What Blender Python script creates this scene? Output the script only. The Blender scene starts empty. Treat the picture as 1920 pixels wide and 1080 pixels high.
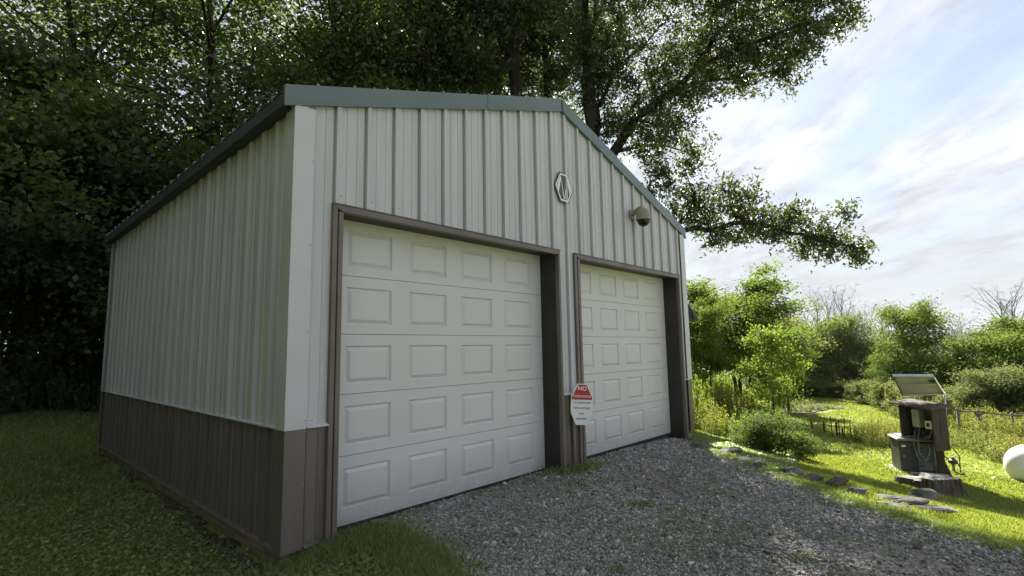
import bpy, bmesh, math, random
import numpy as np
from mathutils import Matrix, Vector
R = math.radians
random.seed(7)
rng = np.random.default_rng(7)
scene = bpy.context.scene
col = scene.collection

# ------------------------------------------------------------------ camera
F, CX, CY, CZ = 961.78, -1.7557, -3.9913, 1.4386
YAW, PITCH, ROLL = 0.82213, 0.11892, -0.017958
_fw = Vector((math.sin(YAW)*math.cos(PITCH), math.cos(YAW)*math.cos(PITCH), math.sin(PITCH)))
_rt0 = Vector((math.cos(YAW), -math.sin(YAW), 0)); _up0 = _rt0.cross(_fw)
_rt = _rt0*math.cos(ROLL) + _up0*math.sin(ROLL); _up = -_rt0*math.sin(ROLL) + _up0*math.cos(ROLL)
CAM = Vector((CX, CY, CZ))
cd = bpy.data.cameras.new('camera'); cam = bpy.data.objects.new('camera', cd); col.objects.link(cam)
M = Matrix.Identity(4)
for i in range(3):
    M[i][0], M[i][1], M[i][2], M[i][3] = _rt[i], _up[i], -_fw[i], CAM[i]
cam.matrix_world = M
cd.sensor_width = 36; cd.lens = 36*F/1920; cd.clip_start = .05; cd.clip_end = 20000
scene.camera = cam

# ------------------------------------------------------------------ world and sun
SUN_AZ, SUN_EL = 57.5, 42.0            # azimuth from +Y towards +X
wd = bpy.data.worlds.new('World'); scene.world = wd; wd.use_nodes = True
def build_world():
    nt = wd.node_tree; N = nt.nodes; L = nt.links
    N.clear()
    out = N.new('ShaderNodeOutputWorld'); bg = N.new('ShaderNodeBackground')
    sky = N.new('ShaderNodeTexSky'); sky.sky_type = 'NISHITA'; sky.sun_disc = False
    sky.sun_elevation = R(SUN_EL); sky.sun_rotation = R(SUN_AZ)
    sky.air_density = 1.0; sky.dust_density = 0.3; sky.ozone_density = 1.4
    bg.inputs['Strength'].default_value = 0.0565
    tc = N.new('ShaderNodeTexCoord')
    sep = N.new('ShaderNodeSeparateXYZ'); L.new(tc.outputs['Generated'], sep.inputs[0])
    def math_(op, a, b=None):
        m = N.new('ShaderNodeMath'); m.operation = op
        for i, v in enumerate((a, b)):
            if v is None: continue
            if isinstance(v, (int, float)): m.inputs[i].default_value = v
            else: L.new(v, m.inputs[i])
        return m.outputs[0]
    zz = math_('ADD', math_('MAXIMUM', sep.outputs['Z'], 0.0), 0.10)
    px = math_('DIVIDE', sep.outputs['X'], zz); py = math_('DIVIDE', sep.outputs['Y'], zz)
    cmb = N.new('ShaderNodeCombineXYZ'); L.new(px, cmb.inputs[0]); L.new(py, cmb.inputs[1])
    mp = N.new('ShaderNodeMapping'); mp.vector_type = 'TEXTURE'
    mp.inputs['Rotation'].default_value = (0, 0, R(90-54)); mp.inputs['Scale'].default_value = (1.45, .74, 1)
    mp.inputs['Location'].default_value = (.6, .25, 0)
    L.new(cmb.outputs[0], mp.inputs['Vector'])
    n1 = N.new('ShaderNodeTexNoise'); n1.inputs['Scale'].default_value = 1.25; n1.inputs['Detail'].default_value = 12
    n1.inputs['Roughness'].default_value = .60; n1.inputs['Distortion'].default_value = .1
    L.new(mp.outputs[0], n1.inputs['Vector'])
    rp = N.new('ShaderNodeValToRGB'); rp.color_ramp.elements[0].position = .43; rp.color_ramp.elements[1].position = .57
    L.new(n1.outputs['Fac'], rp.inputs[0])
    n2 = N.new('ShaderNodeTexNoise'); n2.inputs['Scale'].default_value = 3.4; n2.inputs['Detail'].default_value = 8
    n2.inputs['Roughness'].default_value = .6
    L.new(mp.outputs[0], n2.inputs['Vector'])
    rc = N.new('ShaderNodeValToRGB')
    rc.color_ramp.elements[0].position = .34; rc.color_ramp.elements[0].color = (2.6, 2.7, 3.0, 1)
    rc.color_ramp.elements[1].position = .58; rc.color_ramp.elements[1].color = (4.3, 4.4, 4.6, 1)
    L.new(n2.outputs['Fac'], rc.inputs[0])
    hsv = N.new('ShaderNodeHueSaturation'); hsv.inputs['Saturation'].default_value = .72; hsv.inputs['Value'].default_value = .66; L.new(sky.outputs[0], hsv.inputs['Color'])
    mx = N.new('ShaderNodeMixRGB'); L.new(hsv.outputs[0], mx.inputs[1]); L.new(rc.outputs[0], mx.inputs[2])
    # thin veil everywhere, clouds on top, haze band at the horizon
    cov = math_('MULTIPLY', rp.outputs[0], .76); cov = math_('ADD', cov, .20)
    L.new(cov, mx.inputs[0])
    hz = N.new('ShaderNodeMapRange'); hz.inputs[1].default_value = 0.0; hz.inputs[2].default_value = .34
    hz.inputs[3].default_value = .96; hz.inputs[4].default_value = 0.0; hz.interpolation_type = 'SMOOTHSTEP'
    L.new(sep.outputs['Z'], hz.inputs[0])
    mh = N.new('ShaderNodeMixRGB'); L.new(hz.outputs[0], mh.inputs[0]); L.new(mx.outputs[0], mh.inputs[1])
    mh.inputs[2].default_value = (2.55, 2.7, 2.85, 1)
    L.new(mh.outputs[0], bg.inputs[0]); L.new(bg.outputs[0], out.inputs[0])
build_world()
sd = bpy.data.lights.new('sun', 'SUN'); sd.energy = 5.0; sd.angle = R(.6); sd.color = (1, .945, .85)
so = bpy.data.objects.new('sun', sd); col.objects.link(so)
_sdir = Vector((math.sin(R(SUN_AZ))*math.cos(R(SUN_EL)), math.cos(R(SUN_AZ))*math.cos(R(SUN_EL)), math.sin(R(SUN_EL))))
so.location = _sdir*60
so.rotation_euler = _sdir.to_track_quat('Z', 'Y').to_euler()
vs = scene.view_settings; vs.view_transform = 'Standard'; vs.look = 'None'; vs.exposure = 2.12; vs.gamma = 1
vs.use_curve_mapping = False
scene.render.engine = 'CYCLES'
cy = scene.cycles
cy.max_bounces = 7; cy.diffuse_bounces = 4; cy.glossy_bounces = 3; cy.transmission_bounces = 4; cy.transparent_max_bounces = 6
cy.volume_bounces = 0; cy.sample_clamp_indirect = 6; cy.use_denoising = True

# ------------------------------------------------------------------ terrain function, picking
def sstep(a, b, x):
    t = np.clip((np.asarray(x, float)-a)/(b-a), 0, 1); return t*t*(3-2*t)
_S = np.array([-60, 2.5, 4.4, 5.4, 6.0, 6.8, 7.9, 8.9, 10, 12, 15, 20, 26, 40, 70, 130, 300, 900, 4000.])
_Z = np.array([-.075, -.078, -.10, -.145, -.23, -.43, -.66, -.82, -.93, -1.07, -1.27, -1.52, -1.75, -2.4, -4.5, -9, -22, -40, -60.])
def H(x, y):
    x = np.asarray(x, float); y = np.asarray(y, float)
    s = .8*x - .6*y
    z = (np.interp(s-.3, _S, _Z) + np.interp(s, _S, _Z) + np.interp(s+.3, _S, _Z))/3
    out = sstep(.3, 2.0, np.maximum(np.maximum(-x, x-7.1), np.maximum(y-7.2, -y-1)))
    z = z + out*(.025*np.sin(x*.9+.4)*np.cos(y*.8) + .012*np.sin(x*2.3+y*1.7))
    z = z + .045*np.maximum(0, y-11)*(1-sstep(4, 22, x))*(1-sstep(60, 200, y))
    z = z - .075*sstep(-.45, .05, -x)*(1-sstep(.25, .8, -x)*.45)*sstep(-.5, .1, y)*sstep(-9, -7, -y)
    return z
def at(u, v, t):                       # point at depth t along the view through photo pixel u, v
    return CAM + (_fw + _rt*((u-960)/F) + _up*((540-v)/F))*t
def hit(u, v):                         # where that view meets the ground
    d = _fw + _rt*((u-960)/F) + _up*((540-v)/F)
    t = .5
    for _ in range(4000):
        p = CAM + d*t
        if p.z < H(p.x, p.y): break
        t *= 1.004
    return Vector((p.x, p.y, float(H(p.x, p.y))))
def G(x, y, dz=0): return Vector((x, y, float(H(x, y))+dz))

# ------------------------------------------------------------------ mesh helpers
def link(o, parent=None):
    col.objects.link(o)
    if parent is not None: o.parent = parent
    return o
def tag(o, label=None, cat=None, group=None, kind=None):
    if label: o['label'] = label
    if cat: o['category'] = cat
    if group: o['group'] = group
    if kind: o['kind'] = kind
    return o
def empty(name, loc=(0, 0, 0), rz=0):
    o = bpy.data.objects.new(name, None); o.empty_display_size = .1
    col.objects.link(o); o.location = loc; o.rotation_euler = (0, 0, rz); return o
def copy_tree(o, parent=None):
    c = o.copy(); col.objects.link(c); c.parent = parent
    for ch in list(o.children): copy_tree(ch, c)
    return c
class MB:
    def __init__(s): s.v = []; s.f = []
    def add(s, vs, fs):
        n = len(s.v); s.v += [tuple(p) for p in vs]; s.f += [tuple(i+n for i in f) for f in fs]; return s
    def box(s, x0, x1, y0, y1, z0, z1):
        return s.add([(x0,y0,z0),(x1,y0,z0),(x1,y1,z0),(x0,y1,z0),(x0,y0,z1),(x1,y0,z1),(x1,y1,z1),(x0,y1,z1)],
                     [(3,2,1,0),(4,5,6,7),(0,1,5,4),(1,2,6,5),(2,3,7,6),(3,0,4,7)])
    def prism(s, poly, ax, a0, a1):    # poly of 2-D points in the other two axes, extruded along axis ax
        def P(p, a):
            return {0: (a, p[0], p[1]), 1: (p[0], a, p[1]), 2: (p[0], p[1], a)}[ax]
        n = len(poly); v = [P(p, a0) for p in poly] + [P(p, a1) for p in poly]
        f = [tuple(range(n))[::-1], tuple(range(n, 2*n))] + [(i, (i+1) % n, n+(i+1) % n, n+i) for i in range(n)]
        return s.add(v, f)
    def tube(s, pts, r, n=8, cap=True):
        pts = [Vector(p) for p in pts]; rs = r if isinstance(r, (list, tuple)) else [r]*len(pts)
        ref = Vector((0, 0, 1)); base = len(s.v); vs = []
        for i, p in enumerate(pts):
            d = (pts[min(i+1, len(pts)-1)] - pts[max(i-1, 0)])
            d = d.normalized() if d.length > 1e-9 else Vector((0, 0, 1))
            a = d.cross(ref)
            if a.length < .05: a = d.cross(Vector((1, 0, 0)))
            a.normalize(); b = d.cross(a)
            for k in range(n):
                t = 2*math.pi*k/n; vs.append(p + (a*math.cos(t) + b*math.sin(t))*rs[i])
        fs = []
        for i in range(len(pts)-1):
            for k in range(n): fs.append((i*n+k, i*n+(k+1) % n, (i+1)*n+(k+1) % n, (i+1)*n+k))
        if cap: fs += [tuple(range(n)), tuple(range((len(pts)-1)*n, len(pts)*n))[::-1]]
        return s.add(vs, fs)
    def lathe(s, prof, c=(0, 0, 0), n=24, ax=2):
        vs = []
        for r, z in prof:
            for k in range(n):
                t = 2*math.pi*k/n; a, b = r*math.cos(t), r*math.sin(t)
                p = (a, b, z) if ax == 2 else ((z, a, b) if ax == 0 else (a, z, b))
                vs.append((p[0]+c[0], p[1]+c[1], p[2]+c[2]))
        fs = [(i*n+k, i*n+(k+1) % n, (i+1)*n+(k+1) % n, (i+1)*n+k) for i in range(len(prof)-1) for k in range(n)]
        fs += [tuple(range(n))[::-1], tuple(range((len(prof)-1)*n, len(prof)*n))]
        return s.add(vs, fs)
    def mesh(s, name, mat, smooth=False, off=(0, 0, 0), bevel=0):
        m = bpy.data.meshes.new(name)
        m.from_pydata([(x-off[0], y-off[1], z-off[2]) for x, y, z in s.v], [], s.f)
        bm = bmesh.new(); bm.from_mesh(m)
        bmesh.ops.recalc_face_normals(bm, faces=bm.faces)
        if bevel:
            bmesh.ops.bevel(bm, geom=[e for e in bm.edges if e.calc_face_angle(0) > .6], offset=bevel, segments=1, affect='EDGES')
        bm.to_mesh(m); bm.free()
        if mat: m.materials.append(mat)
        if smooth:
            m.polygons.foreach_set('use_smooth', [True]*len(m.polygons))
            if smooth != 'all' and hasattr(m, 'set_sharp_from_angle'): m.set_sharp_from_angle(angle=R(38))
        m.update(); return m
    def build(s, name, mat, parent=None, smooth=False, off=(0, 0, 0), bevel=0, origin=None):
        if origin is not None: off = origin
        o = bpy.data.objects.new(name, s.mesh(name, mat, smooth, off, bevel)); link(o, parent)
        if origin is not None and parent is None: o.location = origin
        return o
def np_mesh(name, verts, faces, mat, rnd=None, smooth=False):   # verts (n,3), faces (m,k)
    m = bpy.data.meshes.new(name)
    verts = np.ascontiguousarray(verts, np.float32); faces = np.ascontiguousarray(faces, np.int32)
    k = faces.shape[1]
    m.vertices.add(len(verts)); m.vertices.foreach_set('co', verts.ravel())
    m.loops.add(faces.size); m.loops.foreach_set('vertex_index', faces.ravel())
    m.polygons.add(len(faces)); m.polygons.foreach_set('loop_start', np.arange(0, faces.size, k, dtype=np.int32))
    m.update(calc_edges=True)
    if smooth: m.polygons.foreach_set('use_smooth', np.ones(len(faces), bool))
    if rnd is not None:
        a = m.attributes.new('rnd', 'FLOAT', 'FACE'); a.data.foreach_set('value', np.ascontiguousarray(rnd, np.float32))
    if mat: m.materials.append(mat)
    return m

# ------------------------------------------------------------------ materials
def new_mat(name):
    m = bpy.data.materials.new(name); m.use_nodes = True
    nt = m.node_tree; b = nt.nodes['Principled BSDF']; return m, nt, b
def setc(b, c, rough=.5, metal=0, spec=.5):
    b.inputs['Base Color'].default_value = (*c, 1); b.inputs['Roughness'].default_value = rough
    b.inputs['Metallic'].default_value = metal; b.inputs['Specular IOR Level'].default_value = spec
def noise_mat(name, c0, c1, scale=8, rough=.6, metal=0, spec=.5, bump=0, bscale=None, stretch=(1, 1, 1), detail=6, lo=.35, hi=.65, obj=True, bdist=.01):
    m, nt, b = new_mat(name); N = nt.nodes; L = nt.links; setc(b, c0, rough, metal, spec)
    tc = N.new('ShaderNodeTexCoord'); mp = N.new('ShaderNodeMapping'); mp.inputs['Scale'].default_value = stretch
    L.new(tc.outputs['Object'], mp.inputs[0])
    n = N.new('ShaderNodeTexNoise'); n.inputs['Scale'].default_value = scale; n.inputs['Detail'].default_value = detail
    L.new(mp.outputs[0], n.inputs['Vector'])
    r = N.new('ShaderNodeValToRGB'); r.color_ramp.elements[0].position = lo; r.color_ramp.elements[1].position = hi
    r.color_ramp.elements[0].color = (*c0, 1); r.color_ramp.elements[1].color = (*c1, 1)
    L.new(n.outputs['Fac'], r.inputs[0]); L.new(r.outputs[0], b.inputs['Base Color'])
    if bump:
        n2 = N.new('ShaderNodeTexNoise'); n2.inputs['Scale'].default_value = bscale or scale*3; n2.inputs['Detail'].default_value = 5
        L.new(mp.outputs[0], n2.inputs['Vector'])
        bp = N.new('ShaderNodeBump'); bp.inputs['Strength'].default_value = bump; bp.inputs['Distance'].default_value = bdist
        L.new(n2.outputs['Fac'], bp.inputs['Height']); L.new(bp.outputs[0], b.inputs['Normal'])
    return m
def leaf_mat(name, ramp, trans=.45, rough=.45, spec=.35):
    """two-sided leaf: diffuse and gloss on top, light passing through; hue varies leaf by leaf"""
    m, nt, b = new_mat(name); N = nt.nodes; L = nt.links; setc(b, ramp[0], rough, 0, spec)
    a = N.new('ShaderNodeAttribute'); a.attribute_name = 'rnd'
    oi = N.new('ShaderNodeObjectInfo')
    ad = N.new('ShaderNodeMath'); ad.operation = 'MULTIPLY_ADD'; ad.inputs[1].default_value = .30; L.new(oi.outputs['Random'], ad.inputs[0])
    sc_ = N.new('ShaderNodeMath'); sc_.operation = 'MULTIPLY'; sc_.inputs[1].default_value = .75; L.new(a.outputs['Fac'], sc_.inputs[0])
    L.new(sc_.outputs[0], ad.inputs[2])
    r = N.new('ShaderNodeValToRGB'); el = r.color_ramp.elements
    while len(el) < len(ramp): el.new(.5)
    for i, c in enumerate(ramp): el[i].position = i/(len(ramp)-1); el[i].color = (*c, 1)
    L.new(ad.outputs[0], r.inputs[0]); L.new(r.outputs[0], b.inputs['Base Color'])
    t = N.new('ShaderNodeBsdfTranslucent')
    hs = N.new('ShaderNodeMixRGB'); hs.blend_type = 'MULTIPLY'; hs.inputs[0].default_value = 1; hs.inputs[2].default_value = (1.5, 1.45, .55, 1)
    L.new(r.outputs[0], hs.inputs[1]); L.new(hs.outputs[0], t.inputs['Color'])
    mx = N.new('ShaderNodeMixShader'); mx.inputs[0].default_value = trans
    L.new(b.outputs[0], mx.inputs[1]); L.new(t.outputs[0], mx.inputs[2])
    L.new(mx.outputs[0], nt.nodes['Material Output'].inputs['Surface']); return m
MT = {}
MT['siding'] = noise_mat('painted_siding', (.485, .475, .52), (.56, .55, .595), 1.6, .38, .0, .5, .05, 14, (6, 6, .35), bdist=.004)
MT['trim_light'] = noise_mat('painted_trim', (.53, .535, .575), (.57, .575, .615), 2, .35, 0, .5)
MT['wainscot'] = noise_mat('brown_siding', (.125, .106, .095), (.16, .137, .124), 1.4, .36, 0, .5, .05, 14, (6, 6, .35), bdist=.004)
MT['brown'] = noise_mat('brown_trim', (.125, .102, .090), (.165, .137, .122), 2.5, .36, 0, .5)
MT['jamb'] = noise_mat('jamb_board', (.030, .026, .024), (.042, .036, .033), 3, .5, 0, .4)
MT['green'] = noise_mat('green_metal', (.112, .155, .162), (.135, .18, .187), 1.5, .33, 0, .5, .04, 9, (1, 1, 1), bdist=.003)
MT['green_dark'] = noise_mat('soffit_and_shaded_trim', (.02, .035, .033), (.03, .045, .042), 3, .5, 0, .4)
MT['seal'] = noise_mat('rubber_seal', (.012, .012, .012), (.03, .028, .026), 12, .8)
MT['beam'] = noise_mat('treated_timber', (.16, .135, .09), (.30, .25, .17), 5, .85, 0, .2, .5, 30, (.6, .6, 7))
MT['screw'] = noise_mat('screw_head', (.25, .25, .25), (.35, .35, .35), 30, .4, .6)
def door_mat():
    m, nt, b = new_mat('door_paint'); N = nt.nodes; L = nt.links; setc(b, (.56, .565, .545), .42)
    tc = N.new('ShaderNodeTexCoord'); mp = N.new('ShaderNodeMapping'); mp.inputs['Scale'].default_value = (1.2, 1, 26)
    geo0 = N.new('ShaderNodeNewGeometry'); L.new(geo0.outputs['Position'], mp.inputs[0])
    n = N.new('ShaderNodeTexNoise'); n.inputs['Scale'].default_value = 5; n.inputs['Detail'].default_value = 7; n.inputs['Distortion'].default_value = .6
    L.new(mp.outputs[0], n.inputs['Vector'])
    bp = N.new('ShaderNodeBump'); bp.inputs['Strength'].default_value = .28; bp.inputs['Distance'].default_value = .004
    L.new(n.outputs['Fac'], bp.inputs['Height']); L.new(bp.outputs[0], b.inputs['Normal'])
    # splashed dirt along the foot of the door
    geo = N.new('ShaderNodeNewGeometry'); sp = N.new('ShaderNodeSeparateXYZ'); L.new(geo.outputs['Position'], sp.inputs[0])
    mr = N.new('ShaderNodeMapRange'); mr.inputs[1].default_value = -.06; mr.inputs[2].default_value = .42; mr.inputs[3].default_value = .85; mr.inputs[4].default_value = 0
    L.new(sp.outputs['Z'], mr.inputs[0])
    n2 = N.new('ShaderNodeTexNoise'); n2.inputs['Scale'].default_value = 7; n2.inputs['Detail'].default_value = 10; n2.inputs['Roughness'].default_value = .7
    L.new(geo.outputs['Position'], n2.inputs['Vector'])
    mm = N.new('ShaderNodeMath'); mm.operation = 'MULTIPLY'; L.new(mr.outputs[0], mm.inputs[0]); L.new(n2.outputs['Fac'], mm.inputs[1])
    n3 = N.new('ShaderNodeTexNoise'); n3.inputs['Scale'].default_value = 1.1; L.new(geo.outputs['Position'], n3.inputs['Vector'])
    m0 = N.new('ShaderNodeMixRGB'); L.new(n3.outputs['Fac'], m0.inputs[0]); m0.inputs[1].default_value = (.62, .61, .625, 1); m0.inputs[2].default_value = (.67, .66, .67, 1)
    mx = N.new('ShaderNodeMixRGB'); L.new(mm.outputs[0], mx.inputs[0]); L.new(m0.outputs[0], mx.inputs[1]); mx.inputs[2].default_value = (.23, .21, .18, 1)
    L.new(mx.outputs[0], b.inputs['Base Color']); return m
MT['door'] = door_mat()
MT['white'] = noise_mat('white_paint', (.78, .79, .80), (.82, .83, .83), 5, .35)
MT['red'] = noise_mat('red_print', (.42, .02, .025), (.48, .03, .035), 8, .4)
MT['ink'] = noise_mat('dark_print', (.03, .03, .035), (.05, .05, .055), 8, .5)
MT['emblem'] = noise_mat('emblem_dark', (.045, .055, .065), (.07, .08, .09), 6, .4)
MT['beige'] = noise_mat('camera_housing', (.25, .24, .17), (.30, .285, .21), 8, .45)
MT['black_gloss'] = noise_mat('smoked_dome', (.006, .006, .007), (.01, .01, .011), 6, .08)
MT['gen_dark'] = noise_mat('generator_panel', (.030, .032, .036), (.045, .047, .052), 6, .45)
MT['gen_grey'] = noise_mat('generator_side', (.075, .08, .09), (.10, .105, .115), 5, .45)
MT['gen_lid'] = noise_mat('generator_lid', (.20, .205, .21), (.26, .265, .27), 6, .4)
MT['concrete'] = noise_mat('concrete_pad', (.30, .29, .27), (.42, .40, .37), 9, .9, 0, .2, .5)
MT['old_wood'] = noise_mat('weathered_wood', (.065, .055, .048), (.14, .125, .112), 6, .9, 0, .2, .6, 25, (6, 6, .5))
MT['dark_wood'] = noise_mat('dark_post', (.055, .042, .034), (.10, .08, .065), 6, .9, 0, .2, .6, 25, (6, 6, .5))
MT['alu'] = noise_mat('aluminium_frame', (.45, .45, .46), (.55, .55, .55), 9, .35, .7)
MT['backsheet'] = noise_mat('panel_backsheet', (.30, .30, .28), (.36, .36, .335), 4, .6)
MT['pv'] = noise_mat('photovoltaic_face', (.01, .012, .03), (.02, .024, .05), 9, .15)
MT['plastic_grey'] = noise_mat('grey_plastic', (.33, .33, .31), (.40, .40, .38), 9, .5)
MT['cable'] = noise_mat('black_cable', (.02, .02, .02), (.035, .035, .035), 9, .6)
MT['conduit'] = noise_mat('grey_conduit', (.13, .13, .13), (.18, .18, .18), 9, .5)
MT['tank'] = noise_mat('tank_paint', (.72, .73, .73), (.80, .80, .80), 3, .4, 0, .5)
MT['slate'] = noise_mat('slate_stone', (.045, .045, .045), (.13, .127, .122), 5, .85, 0, .3, .9, 16, bdist=.02)
MT['rock'] = noise_mat('grey_rock', (.05, .049, .046), (.17, .166, .158), 6, .9, 0, .3, .9, 14, bdist=.02)
MT['stump_side'] = noise_mat('stump_bark', (.055, .045, .04), (.17, .145, .125), 7, .95, 0, .1, .9, 20, (3, 3, .5), bdist=.03)
MT['stump_top'] = noise_mat('cut_wood', (.15, .147, .142), (.30, .29, .275), 9, .9, 0, .2, .6, 24, bdist=.02)
MT['roof_shed'] = noise_mat('shed_roof_metal', (.09, .11, .15), (.12, .14, .18), 5, .3, .3)
MT['bark'] = noise_mat('bark', (.018, .015, .013), (.048, .041, .035), 5, .95, 0, .1, .9, 11, (2, 2, .4), bdist=.03)
MT['bark_grey'] = noise_mat('grey_bark', (.11, .10, .09), (.20, .185, .17), 5, .9, 0, .1)
MT['stem'] = noise_mat('green_stem', (.07, .10, .03), (.12, .15, .05), 9, .7)
MT['leaf_maple'] = leaf_mat('maple_leaf', [(.050, .078, .052), (.074, .115, .066), (.10, .148, .070), (.16, .21, .075)], .48, .38, .5)  # bluish reflection of skylight is put into the leaf colour
MT['leaf_oak'] = leaf_mat('oak_leaf', [(.036, .050, .027), (.055, .076, .035), (.080, .105, .042), (.125, .15, .052)], .40, .38, .5)
MT['leaf_field'] = leaf_mat('field_leaf', [(.05, .085, .032), (.08, .13, .042), (.12, .175, .05), (.18, .22, .07)], .46, .7, .08)
MT['leaf_hedge_hazed'] = leaf_mat('hazed_hedge_leaf', [(.085, .11, .066), (.12, .15, .085), (.16, .19, .10), (.21, .225, .125)], .46, .7, .08)  # lighter, greyer leaf colour stands in for distance haze
MT['leaf_bright'] = leaf_mat('bright_leaf', [(.085, .135, .03), (.13, .19, .04), (.165, .22, .05), (.21, .26, .065)], .46, .6, .2)
MT['leaf_weed'] = leaf_mat('weed_leaf', [(.10, .13, .04), (.16, .19, .05), (.21, .23, .06), (.29, .28, .08)], .42, .6, .2)
MT['grass'] = leaf_mat('grass_blade', [(.12, .18, .085), (.165, .24, .11), (.21, .285, .125), (.31, .34, .16)], .40)  # bluish tint of open shade is mixed into the blade colour
MT['grass_sun'] = leaf_mat('sunlit_meadow_blade', [(.135, .18, .055), (.18, .23, .068), (.225, .265, .082), (.30, .305, .115)], .40)  # yellower copy of the blades, warm sunlight put into the colour

def lawn_mat():
    m, nt, b = new_mat('lawn_ground'); N = nt.nodes; L = nt.links; setc(b, (.08, .12, .03), .95, 0, .1)
    tc = N.new('ShaderNodeTexCoord')
    n = N.new('ShaderNodeTexNoise'); n.inputs['Scale'].default_value = .35; n.inputs['Detail'].default_value = 9; n.inputs['Roughness'].default_value = .65
    L.new(tc.outputs['Object'], n.inputs['Vector'])
    r = N.new('ShaderNodeValToRGB'); el = r.color_ramp.elements; el.new(.5)
    for i, (p, c) in enumerate([(.30, (.11, .14, .04)), (.5, (.17, .20, .055)), (.72, (.23, .24, .08))]): el[i].position = p; el[i].color = (*c, 1)
    L.new(n.outputs['Fac'], r.inputs[0])
    n2 = N.new('ShaderNodeTexNoise'); n2.inputs['Scale'].default_value = 38; n2.inputs['Detail'].default_value = 6
    L.new(tc.outputs['Object'], n2.inputs['Vector'])
    mx = N.new('ShaderNodeMixRGB'); mx.blend_type = 'OVERLAY'; mx.inputs[0].default_value = .8
    L.new(r.outputs[0], mx.inputs[1]); L.new(n2.outputs['Fac'], mx.inputs[2]); L.new(mx.outputs[0], b.inputs['Base Color'])
    bp = N.new('ShaderNodeBump'); bp.inputs['Strength'].default_value = .9; bp.inputs['Distance'].default_value = .04
    L.new(n2.outputs['Fac'], bp.inputs['Height']); L.new(bp.outputs[0], b.inputs['Normal']); return m
MT['lawn'] = lawn_mat()
def gravel_mat():
    m, nt, b = new_mat('gravel_bed'); N = nt.nodes; L = nt.links; setc(b, (.16, .15, .15), .9, 0, .2)
    tc = N.new('ShaderNodeTexCoord')
    v = N.new('ShaderNodeTexVoronoi'); v.inputs['Scale'].default_value = 42; L.new(tc.outputs['Object'], v.inputs['Vector'])
    sp = N.new('ShaderNodeSeparateXYZ'); L.new(v.outputs['Color'], sp.inputs[0])
    r = N.new('ShaderNodeValToRGB'); el = r.color_ramp.elements; el.new(.5)
    for i, (p, c) in enumerate([(0, (.10, .094, .088)), (.6, (.27, .258, .246)), (1, (.50, .483, .465))]): el[i].position = p; el[i].color = (*c, 1)
    L.new(sp.outputs[0], r.inputs[0])
    n = N.new('ShaderNodeTexNoise'); n.inputs['Scale'].default_value = .9; n.inputs['Detail'].default_value = 8; L.new(tc.outputs['Object'], n.inputs['Vector'])
    rr = N.new('ShaderNodeValToRGB'); rr.color_ramp.elements[0].position = .42; rr.color_ramp.elements[1].position = .62
    L.new(n.outputs['Fac'], rr.inputs[0])
    mx = N.new('ShaderNodeMixRGB'); L.new(rr.outputs[0], mx.inputs[0]); L.new(r.outputs[0], mx.inputs[2]); mx.inputs[1].default_value = (.19, .172, .158, 1)
    m2 = N.new('ShaderNodeMixRGB'); m2.inputs[0].default_value = .6; L.new(r.outputs[0], m2.inputs[1]); L.new(mx.outputs[0], m2.inputs[2])
    L.new(m2.outputs[0], b.inputs['Base Color'])
    bp = N.new('ShaderNodeBump'); bp.inputs['Strength'].default_value = 1; bp.inputs['Distance'].default_value = .02; bp.invert = True
    L.new(v.outputs['Distance'], bp.inputs['Height']); L.new(bp.outputs[0], b.inputs['Normal']); return m
MT['gravel'] = gravel_mat()
def stone_mat():
    m, nt, b = new_mat('gravel_stone'); N = nt.nodes; L = nt.links; setc(b, (.2, .2, .2), .85, 0, .3)
    a = N.new('ShaderNodeAttribute'); a.attribute_name = 'rnd'
    r = N.new('ShaderNodeValToRGB'); el = r.color_ramp.elements; el.new(.5); el.new(.8)
    for i, (p, c) in enumerate([(0, (.10, .095, .09)), (.5, (.30, .287, .275)), (.85, (.52, .503, .485)), (1, (.72, .70, .68))]): el[i].position = p; el[i].color = (*c, 1)
    L.new(a.outputs['Fac'], r.inputs[0]); L.new(r.outputs[0], b.inputs['Base Color']); return m
MT['stone'] = stone_mat()
MT['soil'] = noise_mat('garden_soil', (.05, .042, .03), (.10, .085, .055), 6, .95, 0, .1, .9, 12, bdist=.05)
MT['hill'] = noise_mat('wooded_hill', (.020, .036, .022), (.040, .062, .032), .02, .95, 0, .1)

# ------------------------------------------------------------------ the setting: ground, driveway, hill
def make_ground():
    near = lambda a, b, s: np.arange(a, b, s)
    gx = np.unique(np.round(np.concatenate([[-4000, -1500, -600, -250, -120, -70, -45, -30], near(-22, 42, .4), near(42, 80, 2), [95, 120, 160, 220, 300, 450, 700, 1100, 1800, 2800, 4500]]), 3))
    gy = np.unique(np.round(np.concatenate([[-4000, -1500, -600, -250, -120, -70, -45, -30], near(-22, 34, .4), near(34, 70, 2), [85, 110, 160, 240, 400, 700, 1200, 2200, 4500]]), 3))
    X, Y = np.meshgrid(gx, gy); Z = H(X, Y) - .012
    nx, ny = len(gx), len(gy)
    i = np.arange(nx*ny).reshape(ny, nx)
    f = np.stack([i[:-1, :-1], i[:-1, 1:], i[1:, 1:], i[1:, :-1]], -1).reshape(-1, 4)
    m = np_mesh('ground', np.stack([X, Y, Z], -1).reshape(-1, 3), f, MT['lawn'], smooth=True)
    o = link(bpy.data.objects.new('ground', m)); tag(o, 'mown grass ground sloping from the garage down to the meadow', kind='structure')
make_ground()
EDGE = [hit(u, v) for u, v in ((1303, 836), (1345, 850), (1420, 876), (1500, 908), (1570, 932), (1660, 962), (1740, 985), (1830, 1010), (1925, 1040))]
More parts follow.
